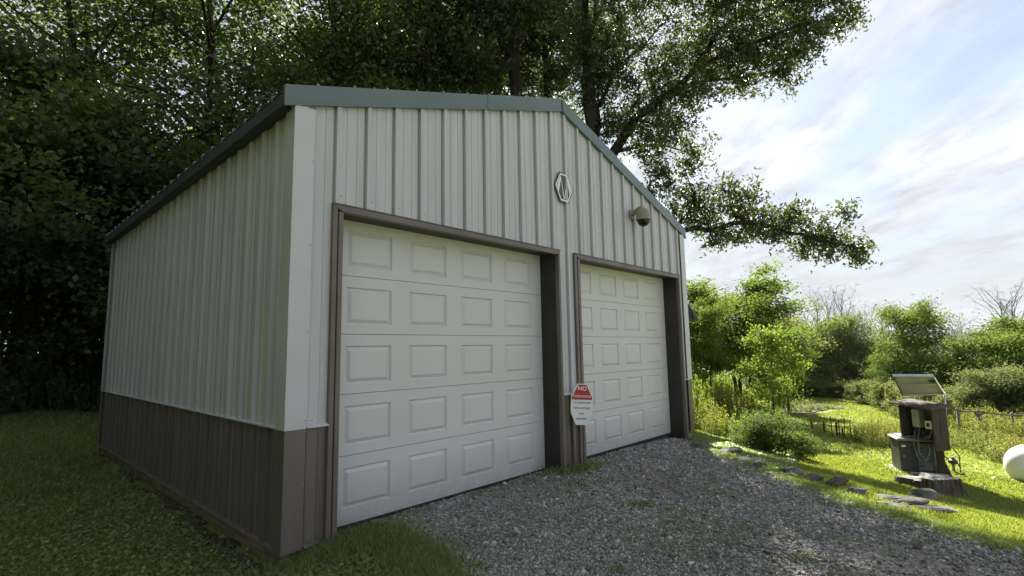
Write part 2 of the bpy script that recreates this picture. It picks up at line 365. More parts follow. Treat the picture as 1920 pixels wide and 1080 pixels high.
DRIVE = [(.72, .30), (.66, -.25), (.60, -.62), (.50, -1.05), (.18, -1.75), (-.30, -2.6), (-.7, -4.2), (-1.6, -6.5), (-3.0, -9), (-4, -22), (9, -22), (7.6, -10), (5.6, -6.5)]  # broad part behind the camera is added to bounce sunlight onto the garage
DRIVE += [(p.x, p.y) for p in EDGE[::-1]] + [(6.86, -.05), (6.86, .30)]
DRIVE = np.array(DRIVE)
def inside(x, y, poly=DRIVE):
    x = np.asarray(x, float); y = np.asarray(y, float); c = np.zeros(x.shape, bool)
    for (x0, y0), (x1, y1) in zip(poly, np.roll(poly, -1, 0)):
        k = ((y0 > y) != (y1 > y)); c ^= k & (x < (x1-x0)*(y-y0)/((y1-y0) if y1 != y0 else 1e-9) + x0)
    return c
def sheet_on_ground(name, poly, mat, cell, dz, label, jit=.04):
    x0, y0 = poly.min(0)-.3; x1, y1 = poly.max(0)+.3
    xs = np.arange(x0, x1, cell); ys = np.arange(y0, y1, cell)
    X, Y = np.meshgrid(xs, ys); r = np.random.default_rng(3)
    X = X + r.uniform(-jit, jit, X.shape); Y = Y + r.uniform(-jit, jit, Y.shape)
    wob = .10*np.sin(X*3.1+Y*2)+.08*np.sin(Y*5.3-X*1.3)
    ok = inside(X+wob*.6, Y+wob*.4, poly)
    i = np.arange(X.size).reshape(X.shape)
    f = np.stack([i[:-1, :-1], i[:-1, 1:], i[1:, 1:], i[1:, :-1]], -1).reshape(-1, 4)
    f = f[ok.ravel()[f].all(1)]
    used = np.unique(f); mp = np.zeros(X.size, int); mp[used] = np.arange(len(used))
    V = np.stack([X, Y, H(X, Y)+dz], -1).reshape(-1, 3)[used]
    o = link(bpy.data.objects.new(name, np_mesh(name, V, mp[f], mat, smooth=True)))
    tag(o, label, kind='structure'); return o
sheet_on_ground('driveway', DRIVE, MT['gravel'], .14, .012, 'grey gravel driveway in front of the garage doors')
bed_poly = np.array([tuple(hit(u, v)[:2]) for u, v in ((1440, 752), (1500, 750), (1545, 757), (1588, 765), (1560, 771), (1500, 779), (1440, 782))])
sheet_on_ground('soil_strip', np.array([(-.26, -.1), (-.24, 1.2), (-.20, 2.4), (-.14, 4), (-.14, 7.4), (.03, 7.4), (.03, -.1)]), MT['soil'], .07, .004, 'bare dark soil strip under the side wall', .015)
sheet_on_ground('garden_bed', bed_poly, MT['soil'], .35, .02, 'bare brown garden bed in the meadow', .1)
def make_hill():
    mb = MB(); n = 120; rows = []
    for k in range(n+1):
        a = R(20 + 130*k/n); d = 2300
        h = 62 + 26*math.sin(a*2.3+.3) + 10*math.sin(a*7) + 4*math.sin(a*19) + random.uniform(-1.5, 1.5)
        rows.append([(d0*math.sin(a), d0*math.cos(a), z) for d0, z in ((d-700, -70), (d-350, h*.45-20), (d, h), (d+500, h*.4), (d+900, -70))])
    v = [p for r in rows for p in r]; f = [(i*5+j, (i+1)*5+j, (i+1)*5+j+1, i*5+j+1) for i in range(n) for j in range(4)]
    o = mb.add(v, f).build('hill', MT['hill'], None, 'all'); tag(o, 'distant blue wooded hill on the horizon', kind='structure')
make_hill()

# ------------------------------------------------------------------ the garage
W, D, HW, HB = 7.086, 7.20, .869, -.023
OT, OL0, OL1, OR0, OR1 = 2.628, .403, 3.370, 3.843, 6.816
ZE, SL = 3.478, .3265                      # top of siding at the eave wall line, roof slope
RIB0, RIBS = .349, .2965
gar = tag(empty('garage'), 'light grey metal garage with brown wainscot and green roof', 'garage')
gable = lambda x: ZE + SL*(W/2 - abs(x-W/2))
def profile(a0, a1, r0=RIB0):              # breakpoints along a wall with the height of the rib there
    pts = {a0: None, a1: None}
    k0 = int((a0-r0)/RIBS)-2; k1 = int((a1-r0)/RIBS)+3
    nodes = []
    for k in range(k0, k1):
        c = r0 + k*RIBS
        nodes += [(c-.034, 0), (c-.0325, -.020), (c-.0195, -.020), (c-.0175, .034), (c+.0165, .034), (c+.027, 0)]  # groove beside each rib is added so its shade draws a dark line
        for m in (RIBS/3, 2*RIBS/3): nodes += [(c+m-.009, 0), (c+m-.006, .0055), (c+m+.006, .0055), (c+m+.012, 0)]
    nx = np.array([n[0] for n in nodes]); nh = np.array([n[1] for n in nodes])
    xs = sorted(set([a0, a1] + [x for x in nx if a0 < x < a1]))
    return [(x, float(np.interp(x, nx, nh))) for x in xs]
def sheet(parent, mat, a0, a1, zb, zt, place, name='siding_sheet', extra=()):
    """one ribbed sheet; zb, zt are functions of the run; place(a, out, z) gives the world point"""
    pr = profile(a0, a1)
    xs = np.array([p[0] for p in pr]); hs = np.array([p[1] for p in pr])
    for e in extra:
        if a0 < e < a1 and e not in xs:
            h = float(np.interp(e, xs, hs)); xs = np.append(xs, e); hs = np.append(hs, h)
            o = np.argsort(xs); xs, hs = xs[o], hs[o]
    mb = MB(); n = len(xs); T = .0025
    v = []
    for x, h in zip(xs, hs):
        v += [place(x, h, zb(x)), place(x, h, zt(x)), place(x, h-T, zb(x)), place(x, h-T, zt(x))]
    f = []
    for i in range(n-1):
        a, b = 4*i, 4*(i+1)
        f += [(a, b, b+1, a+1), (a+2, a+3, b+3, b+2), (a, a+2, b+2, b), (a+1, b+1, b+3, a+3)]
    f += [(0, 1, 3, 2), (4*n-4, 4*n-2, 4*n-1, 4*n-3)]
    return mb.add(v, f).build(name, mat, parent)
P_front = lambda a, o, z: (a, -o, z)
P_left = lambda a, o, z: (-o, a, z)
P_right = lambda a, o, z: (W+o, a, z)
P_back = lambda a, o, z: (a, D+o, z)
def front_wall():
    mb = MB()
    yb0, yb1 = .026, .14
    for x0, x1 in ((.01, OL0-.034), (OL1+.034, OR0-.034), (OR1+.034, W-.01)): mb.box(x0, x1, yb0, yb1, HB, OT+.03)
    mb.prism([(.01, OT+.03), (W-.01, OT+.03), (W-.01, ZE), (W/2, gable(W/2)), (.01, ZE)], 1, yb0, yb1)
    wall = mb.build('front_wall', MT['jamb'], gar)
    seams = [.03, RIB0] + [RIB0+3*RIBS*k for k in range(1, 8)] + [W-.03]
    TR = OT+.062                                        # top of the door casing
    casing = [(OL0-.085, OL1+.055), (OR0-.105, OR1+.055)]
    for a0, a1 in zip(seams[:-1], seams[1:]):
        a0 += .0008; a1 -= .0008
        # split the run wherever a door casing begins or ends, one sheet per bay
        cuts = sorted({a0, a1, *[c for pr in casing for c in pr if a0 < c < a1]})
        low_runs = []
        for c0, c1 in zip(cuts[:-1], cuts[1:]):
            m = (c0+c1)/2; over = any(p0 < m < p1 for p0, p1 in casing)
            low_runs.append((c0, c1, over))
        sheet(wall, MT['siding'], a0, a1, lambda x: TR, lambda x: gable(x)-.002, P_front, extra=(W/2,))
        for c0, c1, over in low_runs:
            if not over and c1-c0 > .02:
                sheet(wall, MT['siding'], c0, c1, lambda x: HW, lambda x: TR-.0008, P_front)
                sheet(wall, MT['wainscot'], c0, c1, lambda x: HB, lambda x: HW-.006, P_front, 'wainscot_sheet')
    for x0, x1 in ((.14, OL0-.088), (OL1+.056, OR0-.108), (OR1+.057, W-.12)):
        MB().prism([(-.004, HW-.012), (-.040, HW-.012), (-.040, HW-.004), (-.004, HW+.014)], 0, x0, x1).build('drip_edge', MT['trim_light'], wall)
        MB().prism([(-.004, HB-.012), (-.040, HB-.012), (-.040, HB-.004), (-.004, HB+.012)], 0, x0, x1).build('base_flashing', MT['brown'], wall)
    for x0, x1 in ((-.018, OL0-.02), (OL1+.02, OR0-.02), (OR1+.02, W+.018)):
        MB().box(x0, x1, .010, .05, -.30, HB-.014).build('skirt_board', MT['beam'], wall, bevel=.006)
    for x, z in [(.115, z) for z in (.02, .45, .84, .92, 1.6, 2.3, 3.0)] + [(.19, .03), (.19, .91), (.25, .03)] + [(RIB0+.05+RIBS*k, OT+.15) for k in range(0, 22)]:
        MB().lathe([(.0055, 0), (.0055, .004), (.003, .006)], (x, 0, 0), 8, 1).build('screw', MT['screw'], wall).location = (0, -.0055 if x > .15 else -.0465, z)
    for s in [o for o in wall.children if o.name.startswith('screw')]: s.rotation_euler = (0, 0, 0)
    return wall
front_wall()
def side_wall(place, name):
    mb = MB()
    pts = [place(a, -.026, z) for a in (.02, D-.02) for z in (HB, ZE)] + [place(a, -.14, z) for a in (.02, D-.02) for z in (HB, ZE)]
    mb.add(pts, [(0, 1, 3, 2), (4, 6, 7, 5), (0, 4, 5, 1), (2, 3, 7, 6), (1, 5, 7, 3), (0, 2, 6, 4)])
    wall = mb.build(name, MT['jamb'], gar)
    seams = [.03, .349] + [.349+3*RIBS*k for k in range(1, 8)] + [D-.03]
    for a0, a1 in zip(seams[:-1], seams[1:]):
        sheet(wall, MT['siding'], a0+.0008, a1-.0008, lambda x: HW, lambda x: ZE+.02, place)
        sheet(wall, MT['wainscot'], a0+.0008, a1-.0008, lambda x: HB, lambda x: HW-.006, place, 'wainscot_sheet')
    def strip(nm, o0, o1, z0, z1, mat, a0=.06, a1=D-.06):
        v = [place(a, o, z) for a in (a0, a1) for o, z in ((o0, z0), (o1, z0), (o1, z1), (o0, z1+.010))]
        MB().add(v, [(0, 1, 2, 3), (7, 6, 5, 4), (0, 4, 5, 1), (1, 5, 6, 2), (2, 6, 7, 3), (3, 7, 4, 0)]).build(nm, mat, wall)
    strip('drip_edge', .004, .040, HW-.012, HW-.002, MT['trim_light'])
    strip('base_flashing', .004, .040, HB-.012, HB-.002, MT['brown'])
    v = [place(a, o, z) for a in (.07, D) for o, z in ((-.03, -.32), (.008, -.32), (.008, HB-.014), (-.03, HB-.014))]
    MB().add(v, [(0, 1, 2, 3), (7, 6, 5, 4), (0, 4, 5, 1), (1, 5, 6, 2), (2, 6, 7, 3), (3, 7, 4, 0)]).build('skirt_board', MT['beam'], wall)
side_wall(P_left, 'left_wall'); side_wall(P_right, 'right_wall')
bw = MB().prism([(.01, HB), (W-.01, HB), (W-.01, ZE), (W/2, gable(W/2)), (.01, ZE)], 1, D-.14, D-.026).build('back_wall', MT['jamb'], gar)
for k in range(8): sheet(bw, MT['siding'], .03+k*.878, .03+(k+1)*.878-.002, lambda x: HB, lambda x: gable(x), P_back, extra=(W/2,))
def corner_trim(x, sx, y, sy):
    for z0, z1, mat, e in ((HW-.012, ZE-.032, MT['trim_light'], .0), (HB-.012, HW-.010, MT['wainscot'], -.003)):
        o = .042+e; w = .128+e
        px = lambda a: x - sx*o + sx*a      # a runs inwards from the outer corner
        py = lambda a: y - sy*o + sy*a
        poly = [(px(0), py(0)), (px(w+o), py(0)), (px(w+o), py(.004)), (px(w+o-.006), py(.010)), (px(w+o-.014), py(.004)), (px(.004), py(.004)), (px(.004), py(w+o)), (px(0), py(w+o))]
        MB().prism(poly, 2, z0, z1).build('corner_trim', mat, gar)
for x, sx in ((0, 1), (W, -1)):
    for y, sy in ((0, 1), (D, -1)): corner_trim(x, sx, y, sy)
# roof: two slopes, soffit faces, rake and eave trim, ridge cap
OV, RY0, RY1 = .125, -.038, D+.10
def rz(x): return ZE + SL*(W/2 - abs(x-W/2))          # underside line of the roof deck
roof = MB()
zt = .085
roof.prism([(-OV, rz(-OV)+.012), (W/2, rz(W/2)+.012), (W+OV, rz(W+OV)+.012), (W+OV, rz(W+OV)+zt), (W/2, rz(W/2)+zt), (-OV, rz(-OV)+zt)], 1, .004, RY1-.012)
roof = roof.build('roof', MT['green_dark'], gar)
def roof_sheet(side, a0, a1):
    pr = profile(a0, a1, .2); v = []; n = len(pr); f = []
    for a, h in pr:
        for x in ((-OV-.02, W/2) if side < 0 else (W+OV+.02, W/2)):
            z = rz(x)+zt+.006+h; v += [(x, a, z), (x, a, z-.003)]
    for i in range(n-1):
        a, b = 4*i, 4*i+4
        f += [(a, b, b+2, a+2), (a+1, a+3, b+3, b+1), (a, a+1, b+1, b), (a+2, b+2, b+3, a+3)]
    f += [(0, 2, 3, 1), (4*n-4, 4*n-3, 4*n-1, 4*n-2)]
    MB().add(v, f).build('roof_sheet', MT['green'], roof)
edges = [RY0+.02 + (RY1-RY0-.03)*k/8 for k in range(9)]
for s in (-1, 1):
    for a0, a1 in zip(edges[:-1], edges[1:]): roof_sheet(s, a0+.001, a1-.001)
def rake(side, y0, y1):
    # face trim below the roof edge, returning over the top; made of two lapped lengths
    xe = -OV-.004 if side < 0 else W+OV+.004
    xm = W/2 - .012 if side < 0 else W/2 + .012
    lap = xe + (xm-xe)*.62
    zb, ztp = -.012, .150
    for xa, xb, yo in ((xe, lap+.03*(1 if side < 0 else -1), 0), (lap, xm, -.003)):
        o0, o1 = min(y0, y1)-abs(yo) if y0 < 0 else y0, max(y0, y1)
        mb = MB()
        q = lambda x, dz: rz(x)+dz
        v = []
        for x in (xa, xb):
            for y in (o0-(.003 if yo else 0), o1): v += [(x, y, q(x, zb)), (x, y, q(x, ztp-.006+abs(yo)))]
        mb.add(v, [(0, 1, 3, 2), (4, 6, 7, 5), (0, 4, 5, 1), (2, 3, 7, 6), (1, 5, 7, 3), (0, 2, 6, 4)])
        mb.build('rake_trim', MT['green'], roof, bevel=.003)
        # lower return lip, lighter where it turns under
        v = []
        for x in (xa, xb):
            for y in (o0-.008, o1-.006): v += [(x, y, q(x, zb-.022)), (x, y, q(x, zb-.001))]
        MB().add(v, [(0, 1, 3, 2), (4, 6, 7, 5), (0, 4, 5, 1), (2, 3, 7, 6), (1, 5, 7, 3), (0, 2, 6, 4)]).build('rake_lip', MT['green'], roof)
for s in (-1, 1): rake(s, RY0-.006, RY0+.022); rake(s, RY1-.01, RY1+.015)
for s, xe in ((-1, -OV), (1, W+OV)):
    z = rz(xe)
    MB().box(xe-.012 if s < 0 else xe, xe if s < 0 else xe+.012, RY0+.024, RY1-.012, z-.03, z+.078).build('eave_trim', MT['green_dark'], roof)  # darker copy of the green metal, shade painted onto the eave trim
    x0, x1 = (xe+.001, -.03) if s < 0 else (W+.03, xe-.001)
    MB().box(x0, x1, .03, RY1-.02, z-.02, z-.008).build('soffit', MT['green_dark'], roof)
zc = rz(W/2)+zt+.03
MB().prism([(W/2-.20, zc-.062), (W/2, zc+.006), (W/2+.20, zc-.062), (W/2+.20, zc-.054), (W/2, zc+.014), (W/2-.20, zc-.054)], 1, RY0+.02, RY1).build('ridge_cap', MT['green'], roof)
for k in range(11):
    x = .15 + k*.34
    MB().lathe([(.012, 0), (.012, .012), (.006, .018)], (0, 0, 0), 8).build('roof_screw', MT['screw'], roof).location = (x, RY0+.012, rz(x)+.148)

# door casings, jambs, doors
def casing(x0, x1, l):
    c = MB(); yo = -.040
    c.prism([(x0-l, OT+.060), (x1+.052, OT+.060), (x1+.052, OT+.048), (x1, OT), (x0, OT), (x0-l, OT+.048)], 1, yo, .012)
    o = c.build('door_casing', MT['brown'], gar, bevel=.004)
    MB().box(x0-l, x0-l*.52, yo+.004, .010, HB-.05, OT+.046).build('side_casing', MT['brown'], o, bevel=.004)
    MB().box(x0-l*.46, x0, yo-.004, .012, HB-.12, OT-.002).build('side_casing', MT['brown'], o, bevel=.004)
    MB().box(x1, x1+.022, yo-.004, .012, HB-.12, OT-.002).build('side_casing', MT['brown'], o, bevel=.003)
    MB().box(x1+.026, x1+.050, yo+.004, .010, HB-.05, OT+.046).build('side_casing', MT['brown'], o, bevel=.003)
    MB().box(x0-l, x1+.056, yo-.006, .002, OT+.0605, OT+.068).build('head_flashing', MT['brown'], o)
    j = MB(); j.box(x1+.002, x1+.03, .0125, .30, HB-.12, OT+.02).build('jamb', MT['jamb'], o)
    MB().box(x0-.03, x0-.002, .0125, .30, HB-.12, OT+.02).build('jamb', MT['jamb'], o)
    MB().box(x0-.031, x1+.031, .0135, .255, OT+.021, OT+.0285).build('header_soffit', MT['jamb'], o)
casing(OL0, OL1, .092); casing(OR0, OR1, .11)
SEC, DY, DB = .5334, .2617, -.0573
PW, PS, PB, PH = .481, .6884, .0883, .3407
def section_mesh(z0, z1, w, px, pz0, pz1):
    """stamped section: front skin with four recessed openings (the raised fields are separate pieces)"""
    mb = MB(); g = .017; bw_ = .011
    y = 0.0
    xs = [0] + [v for p in px for v in (p, p+PW)] + [w]
    zs = [z0+.0022, pz0, pz1, z1-.0022]
    def quad(xa, xb, za, zb, yy=0): mb.add([(xa, yy, za), (xb, yy, za), (xb, yy, zb), (xa, yy, zb)], [(0, 1, 2, 3)])
    for i in range(len(xs)-1):
        for j in range(3):
            if j == 1 and i % 2 == 1: continue
            quad(xs[i], xs[i+1], zs[j], zs[j+1])
    for p in px:
        a = [(p, 0, pz0), (p+PW, 0, pz0), (p+PW, 0, pz1), (p, 0, pz1)]
        b = [(p+bw_, g, pz0+bw_), (p+PW-bw_, g, pz0+bw_), (p+PW-bw_, g, pz1-bw_), (p+bw_, g, pz1-bw_)]
        mb.add(a+b, [(i, (i+1) % 4, 4+(i+1) % 4, 4+i) for i in range(4)] + [(4, 5, 6, 7)])
    # top, bottom, ends
    t = .04
    mb.add([(0, 0, zs[0]), (w, 0, zs[0]), (w, t, zs[0]), (0, t, zs[0])], [(0, 1, 2, 3)])
    mb.add([(0, 0, zs[3]), (w, 0, zs[3]), (w, t, zs[3]), (0, t, zs[3])], [(3, 2, 1, 0)])
    return mb
def field_mesh():
    b, g, e = .015, .0167, .032
    o = [(b, g, b), (PW-b, g, b), (PW-b, g, PH-b), (b, g, PH-b)]
    i = [(b+e, -.001, b+e), (PW-b-e, -.001, b+e), (PW-b-e, -.001, PH-b-e), (b+e, -.001, PH-b-e)]
    return MB().add(o+i, [(k, (k+1) % 4, 4+(k+1) % 4, 4+k) for k in range(4)] + [(4, 5, 6, 7)])
fm = field_mesh().mesh('raised_panel', MT['door'])
# normals of open meshes: make sure they look outwards
def face_out(m):
    bm = bmesh.new(); bm.from_mesh(m)
    for f in bm.faces:
        if f.normal.y > .2: f.normal_flip()
    bm.to_mesh(m); bm.free()
face_out(fm)
def door(x0, x1, label):
    w = x1-x0
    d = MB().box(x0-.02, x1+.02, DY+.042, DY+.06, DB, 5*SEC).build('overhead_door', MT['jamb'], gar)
    d['label'] = label
    px = [.2108 + PS*k for k in range(4)]
    for r in range(5):
        z0 = r*SEC if r else DB+.008
        mb = section_mesh(z0, (r+1)*SEC, w, px, r*SEC+PB, r*SEC+PB+PH)
        m = mb.mesh('door_section', MT['door']); face_out(m)
        o = link(bpy.data.objects.new('door_section', m), d); o.location = (x0, DY, 0)
        for p in px:
            f = link(bpy.data.objects.new('raised_panel', fm), d); f.location = (x0+p, DY, r*SEC+PB)
    MB().box(x0-.01, x1+.01, DY-.010, DY+.041, DB-.04, DB+.007).build('bottom_seal', MT['seal'], d, bevel=.006)
door(OL0, OL1, 'pale overhead door nearer the dark shaded side wall')
door(OR0, OR1, 'pale overhead door behind the red and white sign')
MB().box(.05, W-.05, .32, D-.16, -.20, -.10).build('slab_floor', MT['concrete'], gar)

# ------------------------------------------------------------------ things on the garage front
def emblem():
    c = Vector((3.552, -.030, 3.548)); hw_, hh = .205, .205
    e = tag(empty('emblem_plate', c), 'hexagonal plate with white M emblem high on the gable', 'emblem')
    hexa = [(-.085, hh), (.085, hh), (hw_, 0), (.085, -hh), (-.085, -hh), (-hw_, 0)]
    sc = lambda s: [(x*s, z*s) for x, z in hexa]
    MB().prism(sc(1.0), 1, 0, .007).build('backing', MT['emblem'], e); e = e.children[0]
    def ring(a, b, y0, y1):
        A, B = sc(a), sc(b); mb = MB()
        for i in range(6):
            j = (i+1) % 6; mb.prism([A[i], A[j], B[j], B[i]], 1, y0, y1)
        return mb
    ring(.90, .80, -.005, -.0005).build('border', MT['white'], e)
    mb = MB()                                   # the M: zigzag of four strokes with spread feet
    for poly in ([(-.150, .0), (-.118, -.075), (-.062, .118), (-.074, .150)], [(-.074, .150), (-.060, .112), (.002, -.158), (-.016, -.150)],
                 [(.074, .150), (.062, .112), (.016, -.150), (-.002, -.158)], [(.150, .0), (.118, -.075), (.062, .118), (.074, .150)]):
        mb.prism(poly, 1, -.006, -.0005)
    mb.build('letter', MT['white'], e)
emblem()
def text_mesh(body, size, mat, parent, x, z, y):
    cu = bpy.data.curves.new('lettering', 'FONT'); cu.body = body; cu.size = size; cu.align_x = 'CENTER'; cu.align_y = 'CENTER'
    cu.extrude = .0006; cu.offset = size*.012
    o = bpy.data.objects.new('lettering', cu); col.objects.link(o)
    dg = bpy.context.evaluated_depsgraph_get(); me = bpy.data.meshes.new_from_object(o.evaluated_get(dg))
    bpy.data.objects.remove(o); me.materials.clear(); me.materials.append(mat)
    n = link(bpy.data.objects.new('lettering', me), parent); n.location = (x, y, z); n.rotation_euler = (R(90), 0, 0); return n
def sign():
    c = at(1091, 758, 6.36)
    s = tag(empty('warning_sign', c), 'red and white no trespassing sign between the two doors', 'sign')
    w, h = .144, .250; a = .070; b = .150
    octo = [(-a+.006, h), (a-.006, h), (w, h-b), (w, -h+b), (a, -h), (-a, -h), (-w, -h+b), (-w, h-b)]
    sc = lambda k: [(x-(k if x > 0 else -k), z-(k if z > 0 else -k)) for x, z in octo]
    plate = MB().prism(octo, 1, 0, .006).build('plate', MT['white'], s)
    i = sc(.011); zs = .105
    t = (zs-i[2][1])/(i[1][1]-i[2][1]); xe = i[2][0]
    xs = xe
    red = [i[0], i[1], i[2], (xs, .055), (-xs, .055), i[7]]
    MB().prism(red, 1, -.0012, -.0002).build('red_field', MT['red'], plate)
    text_mesh('NO', .075, MT['white'], plate, 0, .190, -.0022)
    text_mesh('TRESPASSING', .040, MT['white'], plate, 0, .095, -.0022)
    text_mesh('NO EXCEPTIONS', .029, MT['ink'], plate, 0, .018, -.0012)
    text_mesh('FOR ANYONE', .034, MT['ink'], plate, 0, -.048, -.0012)
    text_mesh('NOT', .032, MT['ink'], plate, 0, -.115, -.0012)
    text_mesh('INVITED!', .034, MT['ink'], plate, 0, -.178, -.0012)
    MB().box(-.10, -.05, .0062, .045, -.02, .02).build('bracket', MT['brown'], s)
    s.rotation_euler = (0, R(4), R(-33))
sign()
def dome_camera():
    r = at(1206, 404, 7.93); wall_y = -.02
    s = tag(empty('security_camera', (r.x, wall_y, r.z)), 'beige dome security camera on a bracket above the door', 'camera')
    dy = r.y - wall_y
    MB().box(-.055, .055, -.012, 0, -.02, .12).build('wall_plate', MT['beige'], s, bevel=.01)
    MB().tube([(0, -.01, .055), (0, dy*.35, .085), (0, dy*.7, .125), (0, dy, .115)], [.045, .036, .034, .046], 12).build('bracket_arm', MT['beige'], s, True)
    MB().lathe([(.03, .115), (.055, .108), (.085, .085), (.103, .045), (.109, 0), (.109, -.055), (.116, -.06), (.116, -.072), (.10, -.074)], (0, dy, 0), 28).build('housing', MT['beige'], s, True); s = s.children[-1]
    MB().lathe([(.097, -.072)] + [(.097*math.cos(R(t)), -.075-.10*math.sin(R(t))) for t in range(8, 88, 10)] + [(.004, -.175)], (0, dy, 0), 28).build('dome', MT['black_gloss'], s, True)
dome_camera()

# ------------------------------------------------------------------ utility post, generator, panel, tank
def rot_to_view(p, extra=0):                    # local +y points away from the camera, +x to its right
    return -math.atan2(p.x-CX, p.y-CY) + R(extra)
def depth(p): return (Vector(p)-CAM).dot(_fw)
gp = hit(1722, 886); K = depth(gp)/F
def generator():
    p = hit(1717, 884)
    g = tag(empty('standby_generator', p, rot_to_view(p, 17)), 'charcoal standby generator with pale lid on a concrete pad', 'generator')
    w, d, h = .285, .24, .62
    MB().box(-w-.12, w+.10, -d-.10, d+.1, -.12, .035).build('pad', MT['concrete'], g, bevel=.012)
    MB().prism([(-w, -d), (w, -d), (w, d), (-w, d)], 2, .035, h-.05).build('cabinet', MT['gen_dark'], g, bevel=.015); cab = g.children[-1]
    MB().prism([(-w-.03, -d-.03), (w+.03, -d-.03), (w+.03, d+.03), (-w-.03, d+.03)], 2, h-.048, h).build('lid', MT['gen_lid'], g, bevel=.02); lid = g.children[-1]
    MB().prism([(-w+.05, -d+.05), (w-.05, -d+.05), (w-.05, d-.05), (-w+.05, d-.05)], 2, h+.001, h+.03).build('lid_crown', MT['gen_lid'], lid, bevel=.012)
    MB().box(-.02, w-.03, -d-.012, -d-.001, .07, h-.08).build('side_door', MT['gen_grey'], cab, bevel=.006)
    for k in range(6): MB().box(.0, .07, -d-.02, -d-.0125, .14+k*.06, .17+k*.06).build('louver', MT['gen_dark'], cab)
    for k in range(7): MB().box(.10, .23, -d-.02, -d-.0125, .22+k*.034, .238+k*.034).build('louver', MT['gen_dark'], cab)
    MB().box(-.25, -.19, -d-.014, -d-.001, .47, .50).build('badge', MT['white'], cab)
    MB().box(-.24, -.21, -d-.014, -d-.001, .30, .315).build('badge', MT['plastic_grey'], cab)
    MB().box(-.20, -.06, -d-.010, -d-.001, .10, .44).build('vent_panel', MT['gen_dark'], cab, bevel=.004)
generator()
def meter_post():
    p = hit(1764, 893)
    g = tag(empty('utility_post', p, rot_to_view(p)), 'weathered wooden post carrying an open roofed meter cabinet', 'post')
    pole = MB().box(-.085, .085, -.06, .06, -.3, 1.18).build('post', MT['dark_wood'], g, bevel=.012)
    MB().add([(-.10, -.08, -.12), (.20, -.10, -.12), (.20, .08, -.12), (-.10, .08, -.12), (-.087, -.063, .20), (.087, -.063, .26), (.087, .063, .26), (-.087, .063, .20)],
             [(3, 2, 1, 0), (4, 5, 6, 7), (0, 1, 5, 4), (1, 2, 6, 5), (2, 3, 7, 6), (3, 0, 4, 7)]).build('post_foot', MT['dark_wood'], g, bevel=.02)
    a = R(-38); ca, sa = math.cos(a), math.sin(a)
    c = Vector((-.155, -.16, .54))
    def tb(x0, x1, y0, y1, z0, z1):
        mb = MB().box(x0, x1, y0, y1, z0, z1)
        mb.v = [(c.x+x*ca-y*sa, c.y+x*sa+y*ca, c.z+z) for x, y, z in mb.v]; return mb
    cab = tb(-.28, .28, .12, .145, 0, .68).build('cabinet_back', MT['dark_wood'], g)
    tb(-.305, -.281, -.17, .145, -.02, .68).build('cabinet_side', MT['dark_wood'], g)
    tb(.281, .305, -.17, .145, -.04, .68).build('cabinet_side', MT['dark_wood'], g)
    r = tb(-.40, .36, -.27, .22, .685, .715)
    r.v = [(x, y, z + .11*((y-c.y)+.02) + .02) for x, y, z in r.v]
    r.build('cabinet_roof', MT['old_wood'], g, bevel=.005)
    tb(-.28, .28, -.10, .119, .10, .125).build('shelf', MT['dark_wood'], cab)
    tb(-.20, -.06, -.02, .119, .30, .62).build('meter_box', MT['plastic_grey'], cab, bevel=.01)
    tb(.03, .15, -.02, .119, .30, .44).build('outlet_box', MT['white'], cab, bevel=.008)
    tb(.065, .115, -.032, -.021, .335, .40).build('outlet_face', MT['cable'], cab)
    for k, (x, z) in enumerate(((-.1, .25), (.0, .22), (.07, .17), (-.15, .2))):
        tb(x-.03, x+.03, -.04, .0, z-.03, z+.03).build('terminal', MT['cable'], cab, bevel=.008)
    for z in (.16, .50):
        q = (c.x+.306*ca+.0*sa, c.y+.306*sa, c.z+z)
        MB().lathe([(.016, -.004), (.016, .010)], q, 8).build('bolt', MT['cable'], g)
    w = lambda pts, rr=.011, m='conduit': MB().tube([(c.x+x*ca-y*sa, c.y+x*sa+y*ca, c.z+z) for x, y, z in pts], rr, 6).build('cable', MT[m], g, 'all')
    w([(-.05, -.04, .30), (-.06, -.10, .10), (-.02, -.14, -.12), (.06, -.13, -.24), (.11, -.08, -.12), (.09, -.02, .12)])
    w([(-.12, -.04, .30), (-.13, -.12, .06), (-.06, -.16, -.16), (.03, -.16, -.30), (.10, -.10, -.20)], .009)
    w([(.18, -.05, .30), (.14, -.08, .16), (.02, -.06, .14)], .012)
    MB().tube([(-.06, -.075, 0), (-.055, -.075, .45), (-.05, -.08, .60)], .018, 8).build('conduit', MT['conduit'], g, 'all')
meter_post()
